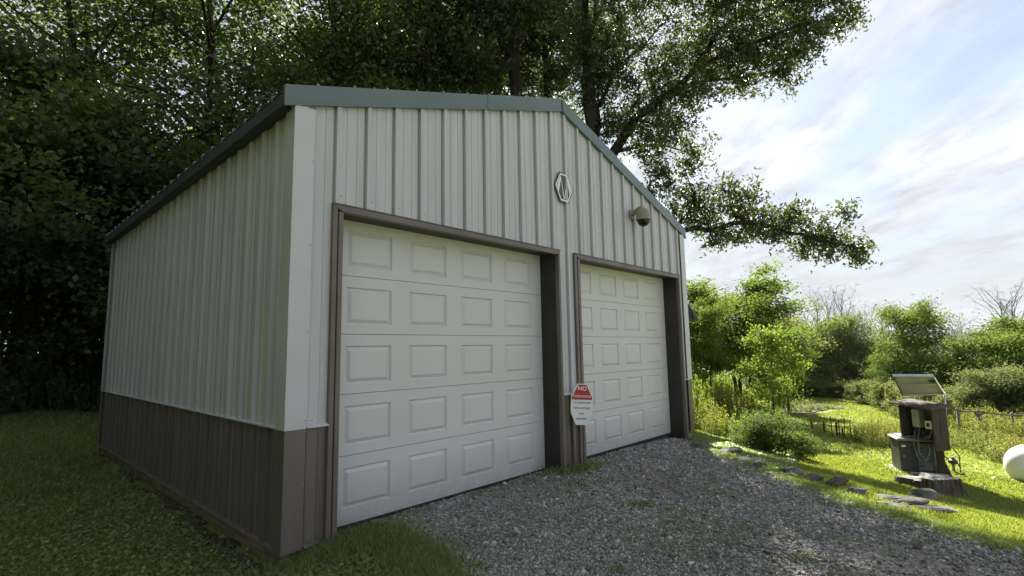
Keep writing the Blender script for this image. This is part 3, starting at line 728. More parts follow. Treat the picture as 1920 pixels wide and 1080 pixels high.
def solar_panel():
    t = depth(hit(1764, 893))
    TL, TR, BR, BL = at(1673, 703, t-.22), at(1750, 703, t-.30), at(1771, 737, t+.18), at(1690, 740, t+.26)
    o = (TL+TR+BR+BL)/4
    s = tag(empty('solar_panel', o), 'small tilted solar panel on a thin pole above the meter cabinet', 'solar panel')
    n = (TR-TL).cross(BL-TL).normalized()
    if n.z < 0: n = -n
    q = [p-o for p in (TL, TR, BR, BL)]
    def slab(poly, a, b, name, mat):
        v = [p+n*a for p in poly] + [p+n*b for p in poly]
        return MB().add(v, [(0, 1, 2, 3), (7, 6, 5, 4)] + [(i, (i+1) % 4, 4+(i+1) % 4, 4+i) for i in range(4)]).build(name, mat, s)
    ins = [p*.94 for p in q]
    slab(ins, -.002, .010, 'backsheet', MT['backsheet']); slab(ins, .0105, .014, 'cell_face', MT['pv'])
    for i in range(4):
        j = (i+1) % 4; slab([q[i], q[j], q[j]*.938, q[i]*.938], -.03, .016, 'frame', MT['alu'] if i != 3 else MT['gen_dark'])
    m0, m1 = (q[0]*.57+q[3]*.43)*.937, (q[1]*.57+q[2]*.43)*.937
    d = (q[3]-q[0]).normalized()*.012
    slab([m0-d, m1-d, m1+d, m0+d], -.02, -.0025, 'cross_bar', MT['alu'])
    j = (q[1]*.62+q[2]*.26+q[0]*.08+q[3]*.04); e = (q[1]-q[0]).normalized(); f = (q[3]-q[0]).normalized()
    slab([j-e*.05-f*.03, j+e*.05-f*.03, j+e*.05+f*.03, j-e*.05+f*.03], -.028, -.0025, 'junction_box', MT['cable'])
    j2 = j+f*.13+e*.02; slab([j2-e*.03-f*.03, j2+e*.03-f*.03, j2+e*.03+f*.03, j2-e*.03+f*.03], -.006, -.0025, 'rating_plate', MT['plastic_grey'])
    c = at(1773, 766, t+.10)-o
    MB().tube([q[2]+Vector((0, 0, -.03)), q[2]*.98+Vector((0, 0, -.10)), c, c+Vector((0, 0, -.5))], .018, 8).build('pole', MT['alu'], s, 'all')
    MB().tube([q[1]*.97+n*-.034, q[2]*.99+n*-.034], .014, 6).build('strut', MT['alu'], s)
solar_panel()
def regulator():
    p = hit(1789, 886)
    g = tag(empty('gas_regulator', p, rot_to_view(p)), 'black gas regulator on a short pipe beside the wooden post', 'regulator')
    MB().box(-.08, .14, -.06, .06, -.10, .012).build('base_block', MT['old_wood'], g)
    MB().tube([(0, 0, 0), (0, 0, .16)], .025, 8).build('riser', MT['beam'], g)
    MB().lathe([(.02, .14), (.065, .16), (.075, .19), (.065, .22), (.03, .24), (.03, .27), (.01, .275)], (0, 0, 0), 16).build('valve_body', MT['cable'], g, True)
    MB().tube([(.06, 0, .19), (.09, 0, .10), (.095, 0, 0)], .011, 6).build('pipe', MT['conduit'], g, 'all')
    MB().tube([(.09, 0, .02), (.10, .0, .30), (.02, .05, .43), (-.12, .06, .46)], .010, 6).build('hose', MT['cable'], g, 'all')
    MB().tube([(-.02, 0, .20), (-.14, .03, .30)], .011, 6).build('pipe', MT['cable'], g)
regulator()
def tank():
    c = at(1934, 876, 9.0); r = .372; L = 2.2
    b = G(c.x, c.y); 
    ax = Vector((_rt.x, _rt.y, 0)).normalized(); back = Vector((_fw.x, _fw.y, 0)).normalized()
    d = (ax*.93 + back*.38).normalized()
    g = tag(empty('propane_tank', (c.x, c.y, b.z), math.atan2(d.y, d.x)), 'white propane tank lying on the grass beyond the stump', 'propane tank')
    cz_ = c.z - b.z
    prof = [(.01, -.30)] + [(r*math.sin(R(t)), -.30*math.cos(R(t))) for t in range(8, 90, 8)] + [(r, 0), (r, L)] + [(r*math.cos(R(t)), L+.30*math.sin(R(t))) for t in range(8, 90, 8)] + [(.01, L+.30)]
    MB().lathe(prof, (0, 0, cz_), 40, 0).build('shell', MT['tank'], g, True)
    for x in (.02, L*.5, L-.02): MB().lathe([(r+.001, x-.010), (r+.006, x-.004), (r+.006, x+.004), (r+.001, x+.010)], (0, 0, cz_), 40, 0).build('weld_seam', MT['tank'], g.children[0], True)
    for x in (.35, L-.35): MB().box(x-.06, x+.06, -.24, .24, -.25, cz_-r+.10).build('foot', MT['concrete'], g)
    MB().lathe([(.16, 0), (.16, .12), (.12, .18), (.02, .20)], (L/2, 0, cz_+r-.03), 20).build('valve_hood', MT['tank'], g, True)
tank()

# ------------------------------------------------------------------ stones, stump
_ico = None
def rock_obj(name, p, sx, sy, sz, rz_, seed, mat, rough=.25, flat=False):
    bm = bmesh.new(); bmesh.ops.create_icosphere(bm, subdivisions=3 if not flat else 2, radius=1)
    r = random.Random(seed); planes = [(Vector((r.gauss(0, 1), r.gauss(0, 1), r.gauss(0, .7))).normalized(), r.uniform(.55, .85)) for _ in range(9)]
    for v in bm.verts:
        for n, d in planes:
            e = v.co.dot(n) - d
            if e > 0: v.co -= n*e*.92
        v.co *= 1 + r.uniform(-rough, rough)*.18
        v.co = Vector((v.co.x*sx, v.co.y*sy, v.co.z*sz))
    m = bpy.data.meshes.new(name); bm.to_mesh(m); bm.free(); m.materials.append(mat)
    o = link(bpy.data.objects.new(name, m)); o.location = p; o.rotation_euler = (r.uniform(-.08, .08), r.uniform(-.08, .08), rz_); return o
flat_st = [(1318, 841, .24, .13, .045), (1362, 850, .27, .14, .05), (1400, 866, .20, .12, .045), (1425, 877, .13, .09, .04), (1484, 890, .18, .12, .05), (1516, 901, .17, .10, .045), (1605, 926, .17, .10, .045)]
for i, (u, v, sx, sy, sz) in enumerate(flat_st):
    p = hit(u, v); o = rock_obj('edging_stone', p+Vector((0, 0, .022)), sx*1.05, sy*1.0, sz*1.25, R(-38+9*math.sin(i*2.1)), 20+i, MT['slate'], .2)
    tag(o, 'flat grey slate edging the gravel near the garage corner', 'stone', 'slates edging the driveway')
tag(rock_obj('flat_rock', hit(1570, 910)+Vector((0, 0, .04)), .21, .10, .055, R(-25), 51, MT['dark_wood']), 'long dark weathered rock lying in the grass at the gravel edge', 'rock')
tag(rock_obj('boulder', hit(1735, 938)+Vector((0, 0, .05)), .20, .13, .09, R(-50), 52, MT['rock']), 'lumpy grey lichen covered boulder in front of the stump', 'rock')
tag(rock_obj('flat_rock', hit(1748, 958)+Vector((0, 0, .015)), .30, .10, .035, R(-62), 53, MT['rock']), 'long pale flat rock below the lumpy boulder', 'rock')
tag(rock_obj('flat_rock', hit(1690, 944)+Vector((0, 0, .02)), .26, .10, .04, R(-60), 54, MT['slate']), 'dark layered flat rock left beside the lumpy boulder', 'rock')
tag(rock_obj('flat_rock', hit(1672, 950)+Vector((0, 0, .01)), .16, .08, .03, R(-55), 55, MT['rock']), 'small pale flat rock beneath the dark layered one', 'rock')
tag(rock_obj('flat_rock', hit(1655, 933)+Vector((0, 0, .0)), .20, .10, .04, R(-45), 56, MT['slate']), 'small dark rock sunk in grass above the gravel', 'rock')
for i, (x, y) in enumerate(((-.16, .28), (-.20, .55), (-.15, .75), (-.22, 1.05), (-.17, 1.4), (-.19, 1.8), (-.3, .42), (-.2, 2.3), (-.18, 3.1))):
    tag(rock_obj('slate_chip', G(x, y, .012), random.uniform(.04, .09), random.uniform(.03, .06), .02, random.uniform(0, 3), 80+i, MT['slate'], .2, True),
        'broken slate chip on bare soil along the dark side wall', 'stone', 'slate chips along the side wall')
def stump():
    p = hit(1752, 921)
    g = tag(empty('tree_stump', p, rot_to_view(p)), 'wide low sawn tree stump with grey top in front of the generator post', 'tree stump')
    r = random.Random(5); n = 40; ang = [2*math.pi*k/n for k in range(n)]
    prof = []
    for a in ang:
        rr = .27 + .05*math.sin(3*a+.5) + .03*math.sin(7*a) + r.uniform(-.012, .012)
        rr += .20*math.exp(-((math.atan2(math.sin(a-math.pi), math.cos(a-math.pi)))/.45)**2)
        prof.append(rr)
    rings = [(1.25, -.10), (1.10, .02), (1.0, .10), (.98, .19), (.95, .215)]
    v = []
    for s, z in rings:
        for a, rr in zip(ang, prof):
            k = rr*s*(1+r.uniform(-.02, .02)); zz = z - (.06 if math.cos(a) < -.5 and z > .15 else 0) + r.uniform(-.006, .006)
            v.append((k*math.cos(a), k*math.sin(a)*.8, zz))
    f = [(i*n+k, i*n+(k+1) % n, (i+1)*n+(k+1) % n, (i+1)*n+k) for i in range(len(rings)-1) for k in range(n)]
    MB().add(v, f).build('bark', MT['stump_side'], g)
    top = v[-n:]; cen = (0, 0, .205)
    mid = [(x*.55, y*.55, z*.5+.10+r.uniform(-.008, .008)) for x, y, z in top]
    MB().add(top+mid+[cen], [(k, (k+1) % n, n+(k+1) % n, n+k) for k in range(n)] + [(n+k, n+(k+1) % n, 2*n) for k in range(n)]).build('cut_face', MT['stump_top'], g)
stump()

# ------------------------------------------------------------------ meadow stakes, fence, shed roof
for i, (u, v, h) in enumerate(((1523, 806, .22), (1546, 812, .30), (1570, 818, .34), (1581, 820, .22))):
    p = hit(u, v); o = MB().box(-.022, .022, -.022, .022, -.15, h*1.1).build('short_stake', MT['dark_wood'], None, bevel=.01); o.location = p
    tag(o, 'short dark wooden peg in the sunny meadow', 'stake', 'short pegs in the meadow')
for i, (u0, v0, u1, v1) in enumerate(((1557, 781, 1561, 817), (1572, 787, 1575, 819), (1583, 783, 1584, 820), (1593, 788, 1597, 822))):
    p = hit(u1, v1); t = depth(p); q = at(u0, v0, t)-p
    o = MB().tube([(0, 0, -.15), q*.5, q], .013, 6).build('tall_stake', MT['dark_wood'], None, 'all'); o.location = p
    tag(o, 'tall thin leaning wooden stake in the sunny meadow', 'stake', 'tall stakes in the meadow')
def fence():
    b = hit(1850, 812); t = depth(b)-2.2
    pts = [at(u, v, t) for u, v in ((1776, 766), (1835, 772), (1925, 779))]
    o = at(1850, 800, t); g = tag(empty('rail_fence', (o.x, o.y, float(H(o.x, o.y)))), 'grey rustic rail fence at the far edge of the weeds', 'fence')
    off = Vector(g.location)
    for a, c in zip(pts[:-1], pts[1:]): MB().tube([a-off, (a+c)/2-off+Vector((0, 0, -.03)), c-off], .024, 6).build('rail', MT['bark_grey'], g, 'all')
    for u, v in ((1795, 768), (1834, 771), (1897, 777)):
        q = at(u, v, t); MB().tube([Vector((q.x, q.y, float(H(q.x, q.y))-.2))-off, q+Vector((0, 0, .05))-off], .032, 6).build('post', MT['bark_grey'], g, 'all')
    q = at(1834, 782, t); MB().tube([q-off, at(1826, 771, t)-off], .03, 6).build('brace', MT['bark_grey'], g); MB().tube([q-off, at(1843, 772, t)-off], .03, 6).build('brace', MT['bark_grey'], g)
fence()
def shed():
    tip = at(1311, 600, 13.0)
    up = at(1289, 577, 13.0)-tip
    s = tag(empty('shed', (tip.x-1.4, tip.y+1.2, float(H(tip.x-1.4, tip.y+1.2)))), 'small shed with blue grey ribbed roof peeking out behind the garage', 'shed')
    off = Vector(s.location); y0 = tip.y; x1 = tip.x; z1 = tip.z; sl = .62
    for k in range(6):
        ya, yb = y0+.32*k, y0+.32*(k+1)-.002; v = []
        for x in (x1, x1-1.55):
            z = z1 + (x1-x)*sl
            for y, h in ((ya, .03), (ya+.05, .03), (ya+.07, 0), (yb, 0)): v.append(Vector((x, y, z+h))-off)
            for y, h in ((ya, .0), (ya+.05, .0), (ya+.07, -.02), (yb, -.02)): v.append(Vector((x, y, z+h))-off)
        f = [(i, i+1, i+9, i+8) for i in range(3)] + [(i+4, i+12, i+13, i+5) for i in range(3)] + [(0, 4, 5, 1), (1, 5, 6, 2), (2, 6, 7, 3), (8, 9, 13, 12), (9, 10, 14, 13), (10, 11, 15, 14), (0, 8, 12, 4), (3, 7, 15, 11)]
        MB().add(v, f).build('roof_sheet', MT['roof_shed'], s)
    mb = MB().box(x1-1.5, x1-.30, y0+.25, y0+1.8, float(H(x1-1, y0+1))-.2, z1+.05); mb.v = [tuple(Vector(p)-off) for p in mb.v]; mb.build('wall', MT['dark_wood'], s)
    mb = MB().prism([(x1-.34, z1-.02), (x1-.02, z1-.03), (x1-1.5, z1+1.42*sl-.03), (x1-1.5, z1-.02)], 1, y0+.10, y0+1.8); mb.v = [tuple(Vector(p)-off) for p in mb.v]; mb.build('gable', MT['cable'], s)
shed()

# ------------------------------------------------------------------ foliage generators
def unit(a): return a/np.maximum(np.linalg.norm(a, axis=1, keepdims=True), 1e-9)
def leaf_arrays(P, L, r, up=.9, spread=.6, wid=.36, droop=.22, down=0.0):
    n = len(P); L = np.broadcast_to(np.asarray(L, float), (n,))[:, None]
    nrm = unit(r.normal(0, spread, (n, 3)) + np.array([0, 0, up]))
    d = r.normal(0, 1, (n, 3)); d[:, 2] -= down; d = unit(d - nrm*np.sum(d*nrm, 1, keepdims=True)); b = np.cross(nrm, d)
    c = P - d*L*.5
    V = np.stack([c, c + d*L*.52 + b*L*wid, c + d*L - nrm*L*droop, c + d*L*.52 - b*L*wid], 1)
    V[:, 1] += nrm*L*.08; V[:, 3] += nrm*L*.08
    return V
def leaf_mesh(name, V, mat, r, base=None):
    n = len(V); f = np.arange(n*4).reshape(n, 4)
    rn = np.clip(r.beta(2, 2.4, n) if base is None else base + r.normal(0, .12, n), 0, 1)
    return np_mesh(name, V.reshape(-1, 3), f, mat, rn)
def curve_pts(a, b, r, wob, n=5, sag=0.0):
    a, b = np.array(a, float), np.array(b, float); t = np.linspace(0, 1, n)[:, None]
    p = a + (b-a)*t; L = np.linalg.norm(b-a)
    p[1:-1] += r.normal(0, wob*L, (n-2, 3)); p[:, 2] += sag*L*np.sin(np.pi*t[:, 0])
    return p
def gen_tree(name, seed, h, cb, cr, tr, nl, nsub, lv, leaf, mat, bark='bark', s=.5, flat=.55, stems=1, up_ang=.55, top=.92, up=.9, spread=.6):
    r = np.random.default_rng(seed); wood = MB(); cl = []
    bases = [(0., 0.)] if stems == 1 else [(.35*math.cos(k*2.4), .35*math.sin(k*2.4)) for k in range(stems)]
    for (bx, by) in bases:
        lean = r.normal(0, .05*h if stems == 1 else .10*h, 2)
        tp = np.stack([np.linspace(bx, bx+lean[0], 7), np.linspace(by, by+lean[1], 7), np.linspace(-.3, h*.97, 7)], 1)
        tp[1:-1, :2] += r.normal(0, .012*h, (5, 2))
        rad = [tr/math.sqrt(stems)*k for k in (1.35, 1.0, .86, .70, .52, .32, .08)]
        wood.tube(tp, rad, 9, False)
        m = nl//stems
        for i in range(m):
            u = (i+.5)/m; z0 = cb + (h*top-cb)*u
            j = np.interp(z0, tp[:, 2], np.arange(7)); a = np.array([np.interp(j, np.arange(7), tp[:, k]) for k in range(3)])
            az = i*2.39996 + r.uniform(-.4, .4); R0 = cr*(.30+.70*math.sin(math.pi*(.22+.70*u)))*r.uniform(.75, 1.2)
            el = up_ang*(.35+1.0*u) + r.uniform(-.15, .15)
            b = a + np.array([math.cos(az)*R0, math.sin(az)*R0, R0*math.tan(min(el, 1.1))*.8])
            pts = curve_pts(a, b, r, .05, 5, .06); rb = max(.012, tr*.36*(1-.6*u))/math.sqrt(stems)
            wood.tube(pts, [rb, rb*.8, rb*.6, rb*.4, rb*.15], 5, False)
            cl.append(pts[-1]); cl.append(pts[3])
            for k in range(nsub):
                q = pts[int(r.integers(1, 5))]; dv = r.normal(0, 1, 3); dv[2] = dv[2]*.5+.1; dv /= np.linalg.norm(dv)
                e = q + dv*R0*r.uniform(.22, .48); sp = curve_pts(q, e, r, .06, 3)
                wood.tube(sp, [rb*.35, rb*.22, rb*.08], 4, False); cl.append(e); cl.append((q+e)/2)
    cl = np.array(cl); n = len(cl)
    P = np.repeat(cl, lv, 0) + r.normal(0, 1, (n*lv, 3))*np.array([s, s, s*flat])*np.repeat(r.uniform(.6, 1.25, n), lv)[:, None]
    P = P[P[:, 2] > .15]
    tone = np.repeat(r.uniform(.25, .7, n), lv)[:len(P)]
    V = leaf_arrays(P, leaf*r.uniform(.65, 1.25, len(P)), r, up, spread)
    return wood.mesh(name+'_trunk', MT[bark], 'all'), leaf_mesh(name+'_crown', V, MT[mat], r, tone)
def plant_tree(proto, name, p, rz_, sc, label, cat='tree', group=None, names=('trunk', 'crown'), tilt=(0, 0)):
    t = empty(name, p, rz_); t.scale = (sc[0], sc[0], sc[1]) if isinstance(sc, tuple) else (sc, sc, sc)
    t.rotation_euler = (tilt[0], tilt[1], rz_)
    for nm, m in zip(names, proto):
        if m is not None: link(bpy.data.objects.new(nm, m), t)
    return tag(t, label, cat, group)

# ---------------- the woods behind the garage
PR = {}
PR['maple'] = gen_tree('maple', 11, 17, 3.2, 4.6, .23, 22, 6, 46, .17, 'leaf_maple', s=.58)
PR['ash'] = gen_tree('ash', 12, 19, 6.5, 4.2, .24, 20, 6, 50, .17, 'leaf_oak', s=.60)
PR['under'] = gen_tree('understory', 13, 8.5, 1.2, 3.4, .10, 16, 6, 84, .155, 'leaf_maple', s=.50, flat=.35, up_ang=.3)
PR['under2'] = gen_tree('understory_b', 14, 7.0, .9, 3.2, .08, 14, 6, 84, .15, 'leaf_oak', s=.50, flat=.35, up_ang=.3)
def in_front(x, y): return (Vector((x, y, 0))-Vector((CX, CY, 0))).normalized()
woods = [  # kind, x, y, rotation, scale
 ('under', -1.0, 15.4, .3, 1.0), ('under2', 2.2, 13.8, 1.9, 1.05), ('under', 5.0, 13.0, 4.0, .95), ('under2', -4.6, 16.0, 2.2, 1.1),
 ('maple', .4, 17.2, .9, 1.0), ('maple', 3.6, 14.6, 2.8, 1.05), ('ash', 6.2, 13.4, 4.2, .95), ('maple', -3.6, 19.0, 5.1, 1.05),
  ('maple', 8.9, 15.4, .2, 1.0), ('maple', 12.6, 13.4, 1.6, .95), ('maple', 10.4, 11.0, 4.4, .95), ('maple', 13.8, 10.4, 3.1, .9), ('ash', 16.4, 12.6, .7, .95), ('maple', 7.4, 18.0, 5.3, 1.05), ('maple', 15.8, 19.5, 1.9, 1.05), ('under', 11.6, 15.2, 3.0, 1.2), ('ash', 15.5, 16.0, 2.6, .9), ('under2', 2.6, 17.4, 3.3, 1.2), ('under', -.8, 18.6, 5.9, 1.2),
 ('ash', 1.6, 20.2, 1.1, 1.1), ('maple', 5.6, 19.4, 2.2, 1.1), ('under2', 5.2, 16.6, 4.4, 1.15), ('ash', -5.8, 21.0, .6, 1.1),
  ('ash', 11.2, 18.4, 3.9, 1.0),  ('under', 8.4, 20.6, 1.4, 1.3),
  ('under2', -3.0, 28.0, 3.6, 1.5), ('under', 1.4, 27.0, 4.6, 1.5), ('maple', 13.6, 23.5, 2.4, 1.1),
  ('under2', 6.5, 30.0, .4, 1.6),   ('under', -2.0, 38.0, 2.1, 1.9), ('under2', 2.6, 42.0, 5.0, 2.0),
 ('under', 12.0, 30.0, 5.0, 1.7), ('under2', -6.5, 40.0, 3.0, 2.0)]
WL = {'maple': ('forest_tree', 'tall dark broadleaf tree in the woods behind the garage', 'tall dark trees of the woods'),
      'ash': ('forest_tree', 'tall high crowned tree in the woods behind the garage', 'high crowned trees of the woods'),
      'under': ('understory_tree', 'low spreading dark understory tree at the woods edge', 'dark understory of the woods'),
      'under2': ('understory_tree', 'small olive leaved understory tree at the woods edge', 'olive understory of the woods')}
# the same woods run on unseen at left, trees added to shade the wall
woods += [('under', -9.0, 1.0, .5, 1.0), ('under2', -8.8, 4.4, 2.5, 1.1), ('under', -9.2, 8.0, 4.1, 1.05), ('maple', -10.2, 2.8, 1.2, 1.0), ('maple', -10.0, 7.2, 3.2, 1.0),
          ('maple', -9.4, 12.0, .2, 1.0),  ('under2', -7.6, 2.9, 1.0, .95), ('under', -6.4, 5.4, 2.0, .9), ('under2', -6.2, 8.8, 1.2, .9), ('under', -7.8, -.4, 3.6, .9), ('maple', -11.5, -1.5, 2.2, 1.0), ('under2', -9.4, -3.6, 5.0, 1.0), ('under', -8.8, 1.6, .9, 1.0), ('maple', -9.8, .4, 5.5, .95), ('under', -8.8, -2.0, 2.9, .9), ('maple', -11.5, -6.0, 4.2, .95),  ('maple', -8.2, 4.6, 4.4, .95), ('maple', -13.5, 4.0, 5.2, 1.1)]
for kind, x, y, a, s in woods:
    nm, lab, grp = WL[kind]; plant_tree(PR[kind], nm, G(x, y), a, s, lab, 'tree', grp)

# ---------------- straight trunks above the ridge and the overhanging oak
def limb_tree(name, base, trunk, limbs, blobs, leaf, mat, label, seed, dens=1.0, tr=.24):
    """a tree given by its trunk line, its limbs and the leafy masses they carry (all in metres, world space)"""
    r = np.random.default_rng(seed); wood = MB(); off = Vector(base)
    tp = [Vector(p)-off for p in trunk]; n = len(tp)
    wood.tube(tp, [tr*(1.25-1.0*i/(n-1)) for i in range(n)], 10, False)
    for pts, r0 in limbs:
        q = np.array([list(Vector(p)-off) for p in pts]); k = len(q)
        fine = np.concatenate([np.linspace(q[i], q[i+1], 4)[:-1] for i in range(k-1)] + [q[-1:]])
        fine[1:-1] += r.normal(0, .05, (len(fine)-2, 3))
        wood.tube(fine, [r0*(1-.85*i/(len(fine)-1)) for i in range(len(fine))], 6, False)
    allp = np.array([list(Vector(p)-off) for pts, _ in limbs for p in pts])
    Vs = []; tones = []
    for c, rad in blobs:
        c = np.array(list(Vector(c)-off)); nt = max(10, int(58*dens*(rad/.6)**2))
        a = allp[np.argmin(np.linalg.norm(allp-c, axis=1))]
        wood.tube(curve_pts(a, c, r, .05, 4), [.030, .022, .016, .008], 5, False)
        hubs = c + r.normal(0, .42, (6, 3))*rad
        for hb_ in hubs: wood.tube(curve_pts(c, hb_, r, .06, 3), [.014, .010, .006], 4, False)
        ends = c + r.normal(0, 1, (nt, 3))*np.array([1, 1, .85])*rad*.60
        near = hubs[np.argmin(np.linalg.norm(ends[:, None]-hubs[None], axis=2), axis=1)]
        dirs = unit(ends-near + r.normal(0, .12, ends.shape)); lv = 17
        for e, nn in zip(ends[::2], near[::2]): wood.tube([nn, (nn+e)/2+r.normal(0, .04, 3), e], [.008, .006, .003], 3, False)
        t = r.uniform(-.75, .55, (nt, lv, 1))
        P = (ends[:, None] + dirs[:, None]*t*.34 + r.normal(0, .075, (nt, lv, 3))).reshape(-1, 3)
        Vs.append(leaf_arrays(P, leaf*r.uniform(.6, 1.25, len(P)), r, .45, .75, .22, .2, .4)); tones.append(np.repeat(r.uniform(.15, .8, nt), lv))
    t = tag(empty(name, base), label, 'tree')
    link(bpy.data.objects.new('trunk', wood.mesh(name, MT['bark'], 'all')), t)
    link(bpy.data.objects.new('crown', leaf_mesh(name, np.concatenate(Vs), MT[mat], r, np.concatenate(tones))), t)
    return t
TK = 15.0
kp = TK/F
ob = at(1110, 420, TK); ob = G(ob.x, ob.y)
def A(u, v, dt=0): return at(u, v, TK+dt)
ok_limbs = [([A(1112, 330), A(1150, 285), A(1195, 225, -.3), A(1240, 185, -.6), A(1300, 130, -1), A(1400, 85, -1.4), A(1500, 45, -1.8)], .17),
            ([A(1112, 300), A(1120, 200, .4), A(1170, 115, .6), A(1240, 50, .6), A(1300, -20, .6)], .085),
            ([A(1112, 380), A(1190, 390, -.6), A(1265, 425, -1.2), A(1330, 432, -1.6), A(1400, 418, -1.9), A(1480, 428, -2.1), A(1560, 455, -2.3), A(1625, 472, -2.4)], .11),
            ([A(1240, 185, -.6), A(1320, 150, -.4), A(1400, 140, -.2), A(1470, 140, 0)], .07),
            ([A(1150, 285), A(1230, 270, .4), A(1300, 290, .6)], .07),
            ([A(1265, 425, -1.2), A(1300, 380, -1), A(1370, 360, -1.2)], .05),
            ([A(1112, 260), A(1095, 150), A(1110, 40), A(1120, -80)], .14),
            ([A(1300, 130, -1), A(1350, 60, -.6), A(1420, 20, -.4), A(1540, -10, -.6)], .08)]
ok_blobs = [(1340, 20, 58), (1420, 30, 55), (1500, 12, 48), (1555, 35, 40), (1590, 25, 22), (1480, 72, 45), (1410, 100, 52), (1350, 85, 60), (1280, 100, 52), (1470, 138, 30),
            (1235, 150, 55), (1300, 165, 42), (1195, 225, 50), (1150, 130, 55), (1255, 250, 45), (1300, 285, 26), (1215, 290, 36), (1285, 318, 24), (1180, 60, 60), (1105, 70, 60), (1390, 150, 34), (1440, 110, 36), (1120, 180, 45), (1150, 240, 40), (1500, 95, 26), (1530, 60, 30), (1240, 210, 40), (1330, 130, 40), (1270, -40, 50), (1400, -50, 60), (1520, -40, 50), (1200, -30, 60), (1120, -40, 60)]
ok_low = [(1250, 352, 32), (1300, 368, 34), (1360, 358, 30), (1330, 412, 30), (1400, 370, 30), (1295, 412, 26), (1430, 405, 34), (1490, 418, 34), (1540, 438, 32), (1585, 398, 14), (1580, 458, 32), (1612, 470, 18), (1380, 448, 22), (1500, 462, 24), (1340, 455, 18), (1450, 445, 20), (1265, 395, 22), (1240, 320, 24), (1225, 360, 20), (1345, 432, 30), (1390, 415, 30), (1420, 435, 26), (1460, 425, 30), (1520, 445, 30), (1555, 465, 28), (1315, 390, 30), (1370, 390, 28), (1480, 395, 22), (1600, 480, 18)]
rr = random.Random(3)
ok_blobs += [(1200+rr.uniform(-60, 480), -rr.uniform(70, 420), rr.uniform(55, 85)) for _ in range(34)]  # unseen crown above the view, added to keep sun off the gravel
blobs = [(A(u, v, -1*(u-1100)/350+rr.uniform(-.7, .7)), p*kp*.95) for u, v, p in ok_blobs] + [(A(u, v, -1.2-(u-1260)/330+rr.uniform(-.3, .3)), p*kp*.80) for u, v, p in ok_low]
limb_tree('overhanging_oak', ob, [ob+Vector((0, 0, -.3)), A(1108, 420), A(1112, 330), A(1112, 250), A(1100, 100), A(1095, -60)], ok_limbs, blobs, .12, 'leaf_oak',
          'big oak reaching leafy limbs out beyond the roof', 21, 1.0, .28)
def straight_tree(u, t, w, label, seed, blobs_):
    b = at(u, 420, t); b = G(b.x, b.y); a = lambda uu, vv, dt=0: at(uu, vv, t+dt)
    tr = w*t/F/2
    limbs = [([a(u, 160), a(u+40*math.sin(seed), 90), a(u+90*math.sin(seed*2.1), 20)], tr*.4), ([a(u, 110), a(u-60, 30), a(u-100, -40)], tr*.35), ([a(u, 40), a(u+50, -30), a(u+90, -90)], tr*.35)]
    bl = [(a(x, y, dt), p*t/F) for x, y, p, dt in blobs_]
    limb_tree('straight_tree', b, [b+Vector((0, 0, -.3)), a(u+6, 300), a(u+4, 170), a(u-2, 60), a(u-6, -60), a(u-6, -200)], limbs, bl, .15, 'leaf_oak', label, seed, .75, tr)
straight_tree(964, 18, 27, 'dark straight trunked tree rising just beside the roof ridge', 31, [(900, 120, 45, 0), (930, 40, 50, .5), (1000, 20, 50, -.5), (905, 20, 45, 1), (990, 90, 30, 1.5), (860, 60, 45, 1), (880, 150, 30, .6), (960, -50, 70, 0), (1040, 140, 30, .5), (925, 150, 32, 1), (870, 110, 50, 2), (940, 90, 45, 2.5), (1000, 140, 40, 2), (850, 10, 55, 2), (910, -20, 55, 1)])
straight_tree(1022, 19.5, 15, 'slender straight tree between the thick trunk and the oak', 32, [(1060, 60, 45, 0), (1030, 10, 45, .5), (1070, 130, 40, -.5), (1090, 20, 45, 1), (1040, 160, 28, .4), (1010, 60, 40, 1), (1050, -50, 60, 0), (1075, 90, 50, 1.5), (1110, 120, 45, 1), (1000, 10, 45, 1.5), (1130, 60, 50, 1.5)])
straight_tree(802, 18, 13, 'slender forked tree over the middle of the roof', 33, [(770, 100, 42, 0), (820, 60, 48, .5), (790, 10, 48, -.4), (850, 120, 36, .8), (740, 40, 42, .2), (720, 120, 32, 1), (830, -40, 60, 0), (740, -40, 60, 0), (700, 70, 50, 1.5), (660, 110, 40, 1), (780, 140, 40, 1.5), (830, 110, 45, 2), (690, 10, 55, 1.5)])

# ---------------- right side: trees, shrubs and weeds
PR['locust'] = gen_tree('locust', 41, 5.4, 1.9, 2.1, .13, 24, 5, 110, .11, 'leaf_field', s=.32, stems=3, up_ang=.8, up=.6)
PR['sapling'] = gen_tree('sapling', 42, 3.2, .4, 1.05, .05, 15, 4, 48, .10, 'leaf_bright', s=.20, up_ang=.6)
PR['hedgetree'] = gen_tree('hedge_tree', 43, 8, .4, 3.4, .12, 26, 6, 60, .20, 'leaf_hedge_hazed', s=.62, flat=.8, stems=2)
PR['greentree'] = gen_tree('green_tree', 44, 8.5, 1.0, 3.4, .14, 26, 6, 55, .20, 'leaf_field', s=.55, flat=.7)
PR['bare'] = gen_tree('bare_tree', 45, 10, 3.0, 2.6, .17, 28, 8, 1, .10, 'leaf_hedge_hazed', 'bark_grey', s=.5, up_ang=1.0)
PR['bare'] = (PR['bare'][0], None)
PR['shrub'] = gen_tree('shrub', 46, 1.5, .05, .95, .03, 20, 5, 40, .085, 'leaf_field', s=.20, flat=.9, stems=3, up_ang=.9)
PR['shrub_far'] = gen_tree('far_shrub', 47, 2.4, .05, 1.5, .04, 20, 4, 50, .17, 'leaf_hedge_hazed', s=.32, flat=.9, stems=2, up_ang=.8)
